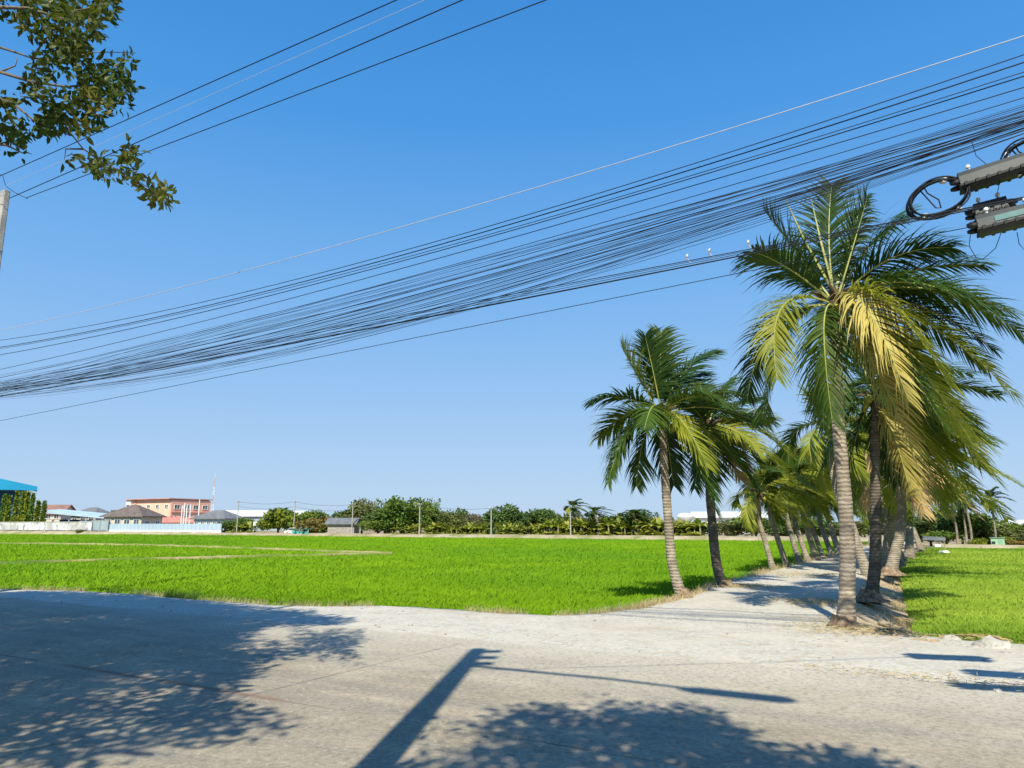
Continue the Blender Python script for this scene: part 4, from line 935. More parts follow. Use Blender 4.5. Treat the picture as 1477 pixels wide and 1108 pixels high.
for i in range(8):
    b = MB(); b.box((-4 - i * W_ / 9, 1.4, zb / 2), (.5, .5, zb - .05)); b.build('column', M_teal, wr)
b = MB(); b.box((-W_ * .12, 2.6, 2.4), (4.5, .3, 4.8)); b.build('door', M_dark, wr)
# low sheds behind the wall
x, y = far(112, 108)
s = empty('open_shed', (x, y, GZ), ROADROT + .25, 'low open shed with pale blue sloping roof behind the white wall', 'shed')
b = MB(); zr0, zr1 = hgt(737, y) - GZ, hgt(747, y) - GZ
b.add([(-11, -3, zr0), (11, -3, zr1), (11, 5, zr1 + .6), (-11, 5, zr0 + .6), (-11, -3, zr0 - .25), (11, -3, zr1 - .25), (11, 5, zr1 + .35), (-11, 5, zr0 + .35)], [(0, 1, 2, 3), (7, 6, 5, 4), (4, 5, 1, 0), (5, 6, 2, 1), (6, 7, 3, 2), (7, 4, 0, 3)]); b.build('roof', M_roofblue, s)
for i in range(5): b = MB(); b.box((-10 + i * 5, -2.6, zr1 / 2 - .2), (.25, .25, zr1 - .4)); b.build('post', M_wall2, s)
b = MB(); b.box((0, 4.6, zr1 / 2 - .2), (21, .2, zr1 - .4)); b.build('back_wall', M_teal, s)
b = MB(); b.box((7, -2.9, zr1 * .4), (7, .2, zr1 * .8)); b.build('panel', M_wall2, s)
house(80, 122, 7, 7, 5.6, 2.2, 'small house with faded maroon sloping roof beyond the pale blue shed', M_housewall, M_rust, .5, kind='gable', wins=3)
house(133, 118, 8.5, 6, 4.4, 2.1, 'grey hip roofed house left of the brown roofed one', M_housewall, M_roofgrey, .2, wins=3)
house(192, 103, 9.2, 7.2, 3.75, 2.6, 'cream house with broad brown hip roof behind the blue fence', M_housewall, M_roofbrown, .35, .6, wins=4)
house(315, 106, 8.0, 5.5, 3.2, 1.75, 'pale cyan bungalow with grey hip roof at right end of the blue fence', M_housecyan, M_roofgrey, .15, wins=5)
# pink school block
u_p = 150; x, y = far(243, u_p); kk = mpp(y); D1, D2 = 53 * kk / .56, 55 * kk / .83; H1 = hgt(720, y) - GZ
pb = empty('school_building', (x, y, GZ), ROADROT, 'three storey cream and salmon building with thin red roof edge', 'building')
b = MB(); b.box((-D1 / 2, D2 / 2, H1 / 2), (D1, D2, H1)); b.build('cream_block', M_cream, pb)
b = MB(); b.box((.35, D2 / 2, H1 / 2 - .1), (.7, D2 + .1, H1 - .2)); b.build('salmon_front', M_salmon, pb)
b = MB(); b.box((-D1 / 2 - .2, D2 / 2 - .3, H1 + .18), (D1 + 2.4, D2 + 1.8, .26)); b.build('roof', mat('faded_pink_roof', (.52, .27, .25), (.58, .33, .30), .5, .8), pb)
b = MB(); b.box((-D1 - .05, .6, H1 / 2), (2.4, 2.4, H1 - .05)); b.build('stair_tower', M_white, pb)
b = MB(); b.box((-D1 * .86, -.12, H1 / 2), (.7, .24, H1 - .1)); b.build('pilaster', M_pink, pb)
for i in range(4):
    for fl in (.78, .42): window(pb, -D1 * .74 + i * D1 * .22, 0, H1 * fl, 1.5, 1.1)
    window(pb, .7, D2 * (.14 + i * .24), H1 * .76, 2.0, 1.3, 'y')
    window(pb, .7, D2 * (.14 + i * .24), H1 * .46, 1.6, .9, 'y', M_dark)
window(pb, -D1 - .05, -.6, H1 * .76, 1.6, 2.0)
b = MB(); b.box((.9, D2 / 2, H1 * .6), (.4, D2, .25)); b.build('ledge', M_pink, pb)
for i, (px, uu, L_) in enumerate(((240, 128, 6), (256, 126, 5.5), (281, 128, 7))):
    house(px, uu, L_, 4.5, 2.6, 1.5, ('low annexe with red roof at the left corner of the salmon building', 'low annexe with red roof between two others before the salmon building', 'low annexe with red roof nearest the grey bungalow')[i], M_salmon, M_roofred, .6, kind='hip', wins=2, over=.4)
for i, (px, ty) in enumerate(((261, 731), (264.5, 727), (268, 730), (273, 729), (285.5, 722))):
    x, y = far(px, 112); h = hgt(ty, y) - GZ; b = MB(); r = empty('flagpole', (x, y, GZ), 0, f'{ORD[i]} white flagpole from the left before the salmon building', 'flagpole', 'white flagpoles before the salmon building')
    b.tube([(0, 0, 0), (0, 0, h)], [.17, .11], 8); b.build('shaft', M_white, r); b = MB(); b.lathe([(.02, -.15), (.15, 0), (.02, .15)], (0, 0, h + .1), 8); b.build('finial', M_white, r, True)
# lattice tower
M_rw = mat('faded_red_steel', (0.60, 0.42, 0.40), (0.66, 0.48, 0.46), 1, 0.6)
x, y = far(305, 190); H_ = hgt(690, y) - GZ; tw = empty('lattice_mast', (x, y, GZ), .4, 'slim red and white lattice mast behind the salmon building', 'radio mast')
for seg in range(6):
    b = MB(); z0, z1 = H_ * seg / 6, H_ * (seg + 1) / 6; w0, w1 = .62 - .09 * seg, .62 - .09 * (seg + 1)
    for s in ((-1, -1), (1, -1), (0, 1)): b.tube([(s[0] * w0, s[1] * w0, z0), (s[0] * w1, s[1] * w1, z1)], .05, 5)
    for k in range(3):
        za = z0 + (z1 - z0) * k / 3; zc = z0 + (z1 - z0) * (k + 1) / 3; b.tube([(-w0, -w0, za), (w0, -w0, zc)], .05, 4); b.tube([(w0, -w0, za), (0, w0, zc)], .05, 4); b.tube([(0, w0, za), (-w0, -w0, zc)], .05, 4)
    b.build('lattice_section', M_rw if seg % 2 else M_white, tw)
b = MB(); b.tube([(0, 0, H_ - .3), (0, 0, H_ + 2)], .06, 5); b.build('antenna', M_white, tw)
# long white roofed warehouse
def shed_long(px0, px1, u, ytop, yeave, label, wm, rm, rot=0.0):
    x, y = far((px0 + px1) / 2, u); L_ = (px1 - px0) * mpp(y); r = empty('warehouse', (x, y, GZ), facing(x, y) + rot, label, 'warehouse')
    he, ht = hgt(yeave, y) - GZ, hgt(ytop, y) - GZ; W_ = 18
    b = MB(); b.box((0, W_ / 2, he / 2), (L_, W_, he)); b.build('wall', wm, r)
    m = gable_roof(L_, W_, he + .3, max(ht - he, .6), .8); o = m.build('roof', rm, r); o.location.y = W_ / 2
    for i in range(6): b = MB(); b.box((-L_ / 2 + L_ * (i + .5) / 6, -.08, he * .75), (L_ / 9, .1, .6)); b.build('vent', M_wall2, r)
    return r
shed_long(318, 442, 185, 737, 745, 'long low warehouse with white roof behind the round dark tree', M_wall2, M_sheetw, -.1)
shed_long(1004, 1105, 175, 739, 747, 'big white warehouse seen behind the left row of palms', M_white, M_sheetw, .05)
shed_long(1424, 1640, 150, 752, 758, 'white roofed warehouse beyond the scrub at right edge', M_white, M_sheetw, .1)
# grey board shed among the trees
house(496, 99.5, 4.6, 4, 2.5, .8, 'grey wooden shed with low dark roof among the trees', M_wood, M_roofgrey, .5, kind='gable', wins=0, name='shed', over=.5)
# water tower
x, y = far(989, 165); H_ = hgt(740, y) - GZ; wt = empty('water_tower', (x, y, GZ), 0, 'slender pale blue water tower with mushroom tank', 'water tower')
b = MB(); b.lathe([(.9, 0), (.55, 1), (.5, H_ - 2.4), (.55, H_ - 2.2)], n=12); b.build('stem', M_fence, wt, True)
b = MB(); b.lathe([(.5, H_ - 2.3), (1.9, H_ - 1.0), (1.95, H_ - .7), (1.2, H_ - .1), (.05, H_)], n=16); b.build('tank', M_sheetw, wt, True)
# parked car under a teal awning
x, y = far(441, 97.4); aw = empty('market_awning', (x, y, GZ), ROADROT, 'low teal awning on posts between two clumps of trees', 'awning'); aw.scale = (.9, .9, .62)
M_tealc = mat('teal_canvas', (0.04, 0.30, 0.30), (0.07, 0.38, 0.37), 1, .7)
b = MB(); b.add([(-2.2, -1.4, 2.0), (2.2, -1.4, 2.0), (2.2, 0, 2.5), (-2.2, 0, 2.5), (2.2, 1.4, 2.0), (-2.2, 1.4, 2.0)], [(0, 1, 2, 3), (3, 2, 4, 5)]); b.build('canopy', M_tealc, aw)
for sx_ in (-1, 1):
    for sy_ in (-1, 1): b = MB(); b.tube([(sx_ * 2.1, sy_ * 1.3, 0), (sx_ * 2.1, sy_ * 1.3, 2)], .05, 6); b.build('post', M_white, aw)
b = MB(); b.box((0, -1.38, 1.1), (4.3, .04, 1.2)); b.build('side_sheet', M_tealc, aw)
x, y = far(427, 97.4); car = empty('parked_car', (x, y, GZ + .15), ROADROT + .1, 'small white car parked left of the teal awning', 'car')
b = MB(); pr = [(-1.9, .35), (-1.9, .8), (-1.2, .95), (-.7, 1.42), (.7, 1.45), (1.3, .95), (1.9, .85), (1.95, .35)]; n = len(pr)
b.add([(x_, -.8, z_) for x_, z_ in pr] + [(x_, .8, z_) for x_, z_ in pr], [(k, (k + 1) % n, n + (k + 1) % n, n + k) for k in range(n)] + [tuple(range(n)), tuple(range(n, 2 * n))[::-1]]); b.build('body', M_white, car)
b = MB(); b.add([(-1.1, -.82, .98), (1.12, -.82, .98), (.66, -.82, 1.36), (-.66, -.82, 1.36)], [(0, 1, 2, 3)]); b.build('side_window', M_glass, car)
for sx_ in (-1.15, 1.2):
    for sy_ in (-.78, .78): b = MB(); b.tube([(sx_, sy_ - .09, .32), (sx_, sy_ + .09, .32)], .32, 14); b.build('wheel', M_black, car)
x, y = far(368.5, 98); sg = empty('notice_board', (x, y, GZ), ROADROT, 'small white notice board on two posts by the far road', 'sign')
b = MB(); b.box((0, 0, 2.3), (1.1, .06, .75)); b.build('board', M_white, sg)
for s in (-.45, .45): b = MB(); b.tube([(s, .06, 0), (s, .06, 2.5)], .04, 6); b.build('post', M_steel, sg)

# far utility line
FP = []
for i, (px, ty) in enumerate(((175, 733), (342, 722), (424, 722), (508, 726), (605, 726), (708.5, 731), (823, 738))):
    x, y = far(px, 97.8 if i else 130); h = hgt(ty, y) - GZ
    lab = ('utility pole with crossarms rising behind the brown roofed house', 'pale utility pole right of the cyan bungalow', 'pale utility pole at right edge of the round dark tree', 'pale utility pole in front of the grey wooden shed', 'pale utility pole in front of the tall bamboo', 'pale utility pole right of the bamboo, before the far treeline', 'thin pale pole beside the tall lone palm in the treeline')[i]
    pole((x, y, GZ), h, .19, .14, lab, ((h - .25, 1.1),) if i < 6 else (), name='utility_pole', group='utility poles along the far road'); FP.append((x, y, GZ + h - .2))
for i in range(1, 5):
    for o_ in (0, 1):
        a, c = Vector(FP[i]), Vector(FP[i + 1]); b = MB(); pts = []
        for k in range(9): f = k / 8; p = a.lerp(c, f); p.z -= 4 * .45 * f * (1 - f) + o_ * .9; pts.append(p)
        b.tube(pts, .018, 4); tag(b.build('far_cable', M_black), f'thin far cable, {("upper", "lower")[o_]} of a pair, {("right of the cyan bungalow", "above the orange tinged shrub", "between the shed and the bamboo", "right of the bamboo")[i - 1]}', 'cable', 'cables between the far poles')

# ------------------------------------------------------------------ trees
TG = {'dark': mat('foliage_dark', (0.06, 0.11, 0.03), (0.125, 0.195, 0.05), .7, .7, trans=.15, c3=(0.11, 0.17, 0.03), s3=.35, spec=.2),
      'mid': mat('foliage_mid', (0.07, 0.14, 0.022), (0.15, 0.235, 0.042), .7, .7, trans=.18, c3=(0.18, 0.23, 0.04), s3=.35, spec=.2),
      'olive': mat('foliage_olive', (0.085, 0.115, 0.03), (0.17, 0.19, 0.055), .7, .7, trans=.18, c3=(0.2, 0.18, 0.07), s3=.35, spec=.2),
      'rust': mat('foliage_rust', (0.14, 0.12, 0.025), (0.28, 0.17, 0.05), .7, .7, trans=.18, c3=(0.11, 0.18, 0.03), s3=.5, spec=.2),
      'grey': mat('foliage_grey', (0.15, 0.12, 0.09), (0.22, 0.18, 0.13), .7, .8, trans=.1, c3=(.09, .10, .05), s3=.5, spec=.2),
      'gold': mat('foliage_gold', (0.13, 0.19, 0.016), (0.32, 0.32, 0.03), .9, .7, trans=.2, c3=(0.07, 0.14, 0.02), s3=.8, spec=.2)}
def cards(P, size, rg, up=.35):
    n = len(P); d = rg.normal(0, 1, (n, 3)); d /= np.linalg.norm(d, axis=1)[:, None]; r = rg.normal(0, 1, (n, 3)); s = np.cross(d, r); s /= np.linalg.norm(s, axis=1)[:, None]
    l = (size * rg.uniform(.6, 1.3, n))[:, None]
    return np.stack([P, P + d * l * .5 + s * l * .28, P + d * l, P + d * l * .5 - s * l * .28], 1).reshape(-1, 3)
def broadleaf(h, w, seed, m, n=2600, leaf=.5, lobes=9, low=.12, name='broadleaf_tree'):
    rg = np.random.default_rng(seed); root = empty(name, (0, 0, -50), 0, 'x', 'tree'); P = []
    for k in range(lobes):
        a = rg.uniform(0, 6.28); rr = w * .30 * rg.uniform(.2, 1); z = h * rg.uniform(low + .2, .80); sh = 1 - .55 * max(0, (z / h - .5)) * 2
        c = np.array([math.cos(a) * rr * sh, math.sin(a) * rr * sh, z]); R_ = np.array([w * .22, w * .22, h * .16]) * rg.uniform(.75, 1.25)
        q = rg.normal(0, 1, (n // lobes, 3)); q /= np.linalg.norm(q, axis=1)[:, None]; q *= rg.uniform(.55, 1.08, (len(q), 1)) ** .7; P.append(c + q * R_)
    P = np.concatenate(P); P = P[P[:, 2] > h * low]
    V = cards(P, leaf, rg); np_mesh('crown', V, np.arange(len(V)).reshape(-1, 4), m, root)
    b = MB(); b.tube([(0, 0, -.1), (.05 * w * .2, 0, h * .3), (0, .1, h * .6)], [h * .03, h * .024, h * .012], 7)
    for k in range(5):
        a = k * 1.3; b.tube([(0, 0, h * .28), (math.cos(a) * w * .18, math.sin(a) * w * .18, h * .5), (math.cos(a) * w * .3, math.sin(a) * w * .3, h * .66)], [h * .014, h * .01, h * .004], 5)
    b.build('trunk', M_bark, root, True); return root
def bamboo(h, w, seed):
    rg = np.random.default_rng(seed); root = empty('bamboo_clump', (0, 0, -50), 0, 'x', 'bamboo'); P = []; b = MB()
    for k in range(26):
        a = rg.uniform(0, 6.28); l = h * rg.uniform(.65, 1.0); o = np.array([math.cos(a), math.sin(a), 0]) * w * .12 * rg.uniform(.2, 1); ox = rg.uniform(.1, .42) * w
        pts = [o + np.array([math.cos(a) * ox * f ** 2, math.sin(a) * ox * f ** 2, l * (f - .18 * f ** 3) * 1.15]) for f in np.linspace(0, 1, 7)]
        b.tube([tuple(p) for p in pts], [.07 * (1 - .8 * i / 6) for i in range(7)], 5)
        for f in rg.uniform(.35, 1, 90):
            i = min(int(f * 6), 5); p = pts[i] + (pts[i + 1] - pts[i]) * (f * 6 - i); P.append(p + rg.normal(0, 1, 3) * np.array([.45, .45, .35]) * (1.2 - .5 * f))
    V = cards(np.array(P), .6, rg); np_mesh('crown', V, np.arange(len(V)).reshape(-1, 4), TG['mid'], root); b.build('culms', mat('bamboo_culm', (.16, .18, .05), (.25, .25, .09), 2, .6), root); return root
protos = {'dark': [broadleaf(6, 6.5, 1, TG['dark']), broadleaf(6, 8, 2, TG['dark'], lobes=12)], 'mid': [broadleaf(6, 6, 3, TG['mid']), broadleaf(6, 7.5, 4, TG['mid'], lobes=11)],
          'olive': [broadleaf(6, 7, 5, TG['olive'])], 'rust': [broadleaf(4, 6.5, 6, TG['rust'])], 'grey': [broadleaf(6, 7, 7, TG['grey'], 1500, .45)], 'gold': [broadleaf(5, 6, 8, TG['gold'], 3000)], 'bamboo': [bamboo(8, 6, 9)]}
PH = {'dark': (6, 6), 'mid': (6, 6), 'olive': (6, 6), 'rust': (4, 4), 'grey': (6, 6), 'gold': (5, 5), 'bamboo': (8.6, 8.6)}
usedp = set(); rt = random.Random(3)
def tree(kind, px, top_py, width_px, u, label, group='trees and shrubs around the fields', k=None):
    o = protos[kind][(k if k is not None else rt.randrange(9)) % len(protos[kind])]; x, y = far(px, u); h = hgt(top_py, y) - GZ
    s = h / (PH[kind][0] * (.90 if kind != 'bamboo' else .97)); base_w = {'dark': 6.2, 'mid': 5.8, 'olive': 6, 'rust': 5.6, 'grey': 6, 'gold': 5.2, 'bamboo': 6}[kind]
    sw = 1.3 * width_px * mpp(y) / base_w; rz = rt.uniform(0, 6.28)
    if o.name not in usedp:
        usedp.add(o.name); o.location = (x, y, GZ); o.rotation_euler.z = rz; o.scale = (sw, sw, s); o['label'] = label; o['group'] = group
    else: dup(o, (x, y, GZ), rz, (sw, sw, s), label, group)
tree('gold', 402, 733, 50, 99, 'round dark tree with yellow blossom on its left side')
tree('mid', 351, 746, 30, 100, 'low bushy tree just right of the cyan bungalow'); tree('dark', 330, 752, 26, 99, 'small dark bush at the right end of the blue fence')
tree('rust', 466, 744, 62, 101, 'orange tinged shrub left of the grey wooden shed'); tree('mid', 449, 739, 34, 104, 'thin topped tree rising behind the orange tinged shrub')
tree('olive', 522, 722, 44, 104, 'tall olive tree directly behind the grey wooden shed'); tree('dark', 492, 739, 30, 108, 'dark tree peeking over the left side of the grey shed')
tree('bamboo', 586, 712, 46, 100.2, 'tall pale green bamboo clump at the middle of the far treeline'); tree('bamboo', 618, 714, 30, 100.4, 'slim bamboo clump on the right side of the tall bamboo'); tree('bamboo', 560, 714, 34, 100.3, 'bamboo clump on the left side of the tall bamboo')
tree('dark', 556, 735, 60, 101.5, 'broad dark tree under the left side of the bamboo'); tree('mid', 600, 733, 60, 102, 'broad green tree under the right side of the bamboo'); tree('mid', 545, 752, 44, 99, 'bright green bush right beside the grey wooden shed')
rest = [('mid', 640, 737, 36), ('olive', 655, 739, 40), ('dark', 668, 736, 32), ('mid', 683, 742, 36), ('grey', 694, 739, 34), ('dark', 722, 734, 44), ('dark', 738, 731, 40), ('mid', 756, 739, 34), ('dark', 778, 736, 46), ('dark', 789, 738, 34), ('olive', 812, 742, 44), ('mid', 836, 746, 40), ('olive', 848, 747, 38), ('mid', 880, 747, 34), ('olive', 903, 744, 34), ('dark', 921, 738, 40), ('olive', 945, 752, 40), ('olive', 968, 752, 40), ('mid', 986, 754, 34), ('dark', 1057, 755, 30), ('olive', 1090, 752, 44), ('mid', 1120, 752, 44), ('olive', 1150, 750, 44), ('dark', 1182, 748, 50), ('mid', 1215, 750, 44), ('olive', 1245, 750, 44)]
KD = {'mid': 'green', 'dark': 'dark green', 'olive': 'olive', 'grey': 'half bare greyish'}
for i, (kd, px, ty, wpx) in enumerate(rest):
    tree(kd, px, ty, wpx, rt.uniform(102, 108), f'{KD[kd]} tree, {ORD[i]} from the bamboo in the treeline behind the banana plants', 'far treeline behind the banana plants')
tree('mid', 165, 735, 20, 135, 'green tree top between the grey roof and the brown roof'); tree('olive', 120, 764, 14, 96.5, 'small dry bush at the foot of the stained white wall')
for i in range(14):
    px = 632 + i * 45 + rt.uniform(-6, 6)
    tree(('mid', 'olive', 'mid', 'dark')[i % 4], px, rt.uniform(746, 754), 46, rt.uniform(101.2, 102.5), f'low green shrub, {ORD[i]} from the bamboo, filling the gap behind the banana plants', 'low shrubs behind the banana plants')
# right-hand tree group
for i, (kd, px, ty, wpx, uu) in enumerate([('dark', 1362, 735, 56, 82), ('dark', 1385, 742, 44, 80), ('mid', 1402, 742, 48, 79), ('mid', 1420, 744, 50, 82), ('dark', 1340, 745, 50, 84), ('mid', 1310, 748, 50, 86), ('olive', 1280, 746, 50, 88)]):
    tree(kd, px, ty, wpx, uu, ('dark crowned tree behind the thin palms beyond the right field', 'dark tree standing between the thin palm trunks', 'bright green tree right of the three thin palms', 'green tree beside the lone palm at right', 'dark tree behind the end of the right palm row', 'green tree seen between palm trunks at the track end', 'olive tree at the far end of the gravel track')[i])
for i, (kd, px, ty, wpx, uu) in enumerate([('gold', 1412, 776, 22, 75.5), ('gold', 1440, 772, 26, 77.5), ('olive', 1450, 762, 44, 80), ('mid', 1470, 758, 44, 84), ('olive', 1478, 768, 40, 78), ('rust', 1462, 778, 30, 76), ('olive', 1510, 762, 50, 80), ('mid', 1360, 768, 40, 77), ('rust', 1424, 778, 14, 75.6)]):
    tree(kd, px, ty, wpx, uu, ('yellow green bush left of the pale green hut', 'yellow green bush behind the pale green hut', 'olive scrub right of the pale green hut', 'green scrub below the white roof at right edge', 'olive scrub at the right edge of the picture', 'brownish low shrub at far right bank', 'olive scrub just outside the right edge', 'green undergrowth behind the small shelter', 'dry little shrub touching the hut')[i])
# columnar trees before the blue warehouse
def column_tree(seed):
    rg = np.random.default_rng(seed); root = empty('columnar_tree', (0, 0, -50), 0, 'x', 'tree'); n = 1100; z = rg.uniform(.06, 1, n); r = .055 * (1 - z) ** .5 * rg.uniform(.5, 1.15, n) + .012; a = rg.uniform(0, 6.28, n)
    P = np.stack([np.cos(a) * r, np.sin(a) * r, z], -1) * 6; V = cards(P, .5, rg); np_mesh('crown', V, np.arange(len(V)).reshape(-1, 4), TG['gold' if seed % 2 else 'mid'], root)
    b = MB(); b.tube([(0, 0, 0), (0, 0, 5.4)], [.08, .02], 6); b.build('trunk', M_bark, root); return root
ct = [column_tree(21), column_tree(22)]
for i, (px, ty, kx) in enumerate(((2, 712, 1), (9, 715, 0), (20, 708, 0), (29, 709, 0), (36, 709, 0), (43, 711, 1), (52, 722, 0), (61, 722, 1))):
    x, y = far(px, 99.5); h = hgt(ty, y) - GZ; o = ct[kx]; lab = f'{ORD[i]} slim columnar tree from the left edge, before the blue warehouse'; G_ = 'columnar trees before the blue warehouse'
    if o.name not in usedp: usedp.add(o.name); o.location = (x, y, GZ); o.scale = (1.1, 1.1, h / 6.2); o['label'] = lab; o['group'] = G_
    else: dup(o, (x, y, GZ), i * 1.7, (1.1, 1.1, h / 6.2), lab, G_)
# bananas
M_ban = mat('banana_leaf', (0.22, 0.27, 0.025), (0.40, 0.42, 0.06), .8, .5, trans=.3, tcol=(.38, .42, .04), rand=.25, c3=(.42, .36, .10), s3=.9)
M_bst = mat('banana_stem', (0.20, 0.20, 0.08), (0.30, 0.27, 0.12), 2, .7)
def banana(seed):
    rg = random.Random(seed); root = empty('banana_plant', (0, 0, -50), 0, 'x', 'banana plant'); b = MB(); b.tube([(0, 0, 0), (.03, 0, .8), (0, .03, 1.5)], [.13, .11, .07], 8); b.build('stem', M_bst, root, True); m = MB()
    for k in range(15):
        a = k * 2.4 + rg.uniform(-.3, .3); L_ = rg.uniform(1.1, 1.6); el = rg.uniform(.5, 1.3); d = Vector((math.cos(a) * math.cos(el), math.sin(a) * math.cos(el), math.sin(el))); p = Vector((0, 0, 1.35 if k < 8 else rg.uniform(.1, .8))); s = Vector((-math.sin(a), math.cos(a), 0)); vs = []; fs = []
        for i in range(8):
            f = i / 7; wd = .27 * math.sin(math.pi * min(1, f * .9 + .08)) * rg.uniform(.8, 1.1); vs += [p - s * wd + Vector((0, 0, -.05)), p, p + s * wd + Vector((0, 0, -.05))]
            p = p + d * L_ / 7; d = (d + Vector((.03, 0, -.20))).normalized()
        for i in range(7):
            for q in range(2): j = i * 3 + q; fs.append((j, j + 1, j + 4, j + 3))
        m.add(vs, fs)
    m.build('leaves', M_ban, root); return root
bp = [banana(1), banana(2), banana(3)]; GBN = 'banana plants along the far edge of the field'; LBN = 'yellow green banana plant in the row below the far treeline'
nb = 0; px = 566
while px < 1012:
    for row in range(2):
        if rt.random() < .08: continue
        o = bp[nb % 3]; nb += 1; x, y = far(px + rt.uniform(-2, 2), 99.0 + row * 1.8 + rt.uniform(-.5, .5)); s = rt.uniform(.75, 1.05) * (1.25 if px > 780 else 1)
        if o.name not in usedp: usedp.add(o.name); o.location = (x, y, GZ + .1); o.scale = (s,) * 3; o['label'] = LBN; o['group'] = GBN
        else: dup(o, (x, y, GZ + .1), rt.uniform(0, 6.28), s, LBN, GBN)
    px += 6.6
for i, px in enumerate((325, 336, 348, 360, 366)):
    x, y = far(px, 98.6); dup(bp[i % 3], (x, y, GZ), rt.uniform(0, 6), 1.1, 'banana plant beside the cyan bungalow at the end of the blue fence', 'banana plants by the cyan bungalow')
# far palms
def far_palm(h, seed, colw, N=16, L=2.3, r=.16):
    root = empty('coconut_palm', (0, 0, -50), 0, 'x', 'palm tree'); top = Vector((rt.uniform(-.3, .3), 0, h)); trunk([(0, 0, -.1), (.1, 0, h * .4), top], r, r * .7, root, 1.3, 8)
    for i, (a, b_, c, d, e, f, col) in enumerate(auto_spec(N, L, seed, colw, 1.0)): frond(top, top + Vector((a, c, b_)), top + Vector((d, f, e)), col, root, 22, .8, .6, seed * 50 + i, .06, .5, .04)
    return root
DW = (('dark', 'dark', 'green'), ('green', 'dark', 'lime'), ('lime', 'brown', 'green'))
fpal = [far_palm(5.5, 61, DW), far_palm(5.5, 62, DW, 15, 2.0)]
def put_palm(k, px, cy_, u, label, sxy=1.0):
    o = fpal[k]; x, y = far(px, u); h = hgt(cy_, y) - GZ; sc_ = (sxy, sxy, h / 5.5)
    if o.name not in usedp: usedp.add(o.name); o.location = (x, y, GZ); o.scale = sc_; o['label'] = label
    else: dup(o, (x, y, GZ), rt.uniform(-.5, .5), sc_, label)
put_palm(0, 827, 731, 99.6, 'tall lone palm rising highest from the far treeline', 1.15); put_palm(1, 862, 739, 99.2, 'second tall palm in the far treeline, with a dense round head', 1.35); put_palm(0, 896, 746, 99.0, 'short palm with drooping yellow fronds in the far treeline', .8)
put_palm(1, 919, 742, 98.9, 'bushy headed palm in front of the dark tree in the far treeline', 1.4); put_palm(0, 913, 752, 99, 'small palm leaning beside the bushy headed palm', .8); put_palm(1, 766, 748, 100, 'low palm head among the dark trees of the far treeline', .9)
put_palm(0, 1433, 720, 75.5, 'lone thin palm standing beside the pale green hut at right', .62); put_palm(1, 1378, 722, 76, 'thin trunked palm, leftmost of three beyond the right field', .7); put_palm(0, 1391, 706, 76.5, 'thin leaning palm, middle one of three beyond the right field', .7); put_palm(1, 1398, 716, 76, 'thin palm, rightmost of three beyond the right field', .7)
# hut and shelter on the right
M_hut = mat('pale_green_panel', (0.30, 0.50, 0.32), (0.36, 0.56, 0.38), .8, .7)
x, y = far(1436, 74.6); h = empty('green_hut', (x, y, GZ), facing(x, y), 'pale green box hut at the far edge of the right field', 'hut')
b = MB(); b.box((0, 0, .62), (.95, .8, 1.1)); b.build('wall', M_hut, h); h.scale = (1, 1, .85); b = MB(); b.box((0, 0, 1.21), (1.1, .95, .07)); b.build('roof', mat('hut_roof', (.2, .27, .2), (.25, .32, .25), 1, .8), h); b = MB(); b.box((.2, -.415, .58), (.34, .03, .9)); b.build('door', mat('hut_door', (.22, .40, .26), (.26, .44, .30), 1, .7), h)
b = MB(); b.box((-.3, -.42, .75), (.25, .03, .25)); b.build('vent', M_dark, h)
p = gnd(1349, 795, -.1); sh = empty('field_shelter', p, ROADROT, 'small dark roofed shelter on pale posts by the right field', 'shelter'); sh.scale = (.75, .75, .8)
b = MB(); b.add([(-.9, -.5, 1.0), (.9, -.5, .92), (.9, .6, 1.15), (-.9, .6, 1.22), (-.9, -.5, .93), (.9, -.5, .85), (.9, .6, 1.08), (-.9, .6, 1.15)], [(0, 1, 2, 3), (7, 6, 5, 4), (4, 5, 1, 0), (5, 6, 2, 1), (6, 7, 3, 2), (7, 4, 0, 3)]); b.build('roof', M_roofgrey, sh)
for sx_ in (-.8, .8):
    for sy_ in (-.4, .5): b = MB(); b.tube([(sx_, sy_, -.1), (sx_, sy_, .95)], .035, 6); b.build('post', M_straw, sh)
b = MB(); b.box((0, .05, .35), (1.5, .7, .05)); b.build('bench', M_wood, sh)
b = MB(); b.box((.25, -.05, .5), (.5, .3, .25)); b.build('sack', M_white, sh)
p = gnd(1361, 797, -.12); b = MB(); b.add([(-.3, -.2, 0), (.35, -.15, 0), (.4, .2, 0), (-.25, .2, 0), (-.2, -.1, .10), (.2, -.05, .15), (.25, .12, .08), (-.15, .12, .12)], [(0, 1, 5, 4), (1, 2, 6, 5), (2, 3, 7, 6), (3, 0, 4, 7), (4, 5, 6, 7)]); tag(b.build('white_sheet', M_white, None, True, p), 'crumpled white sheet on the ground beside the small shelter', 'plastic sheet')

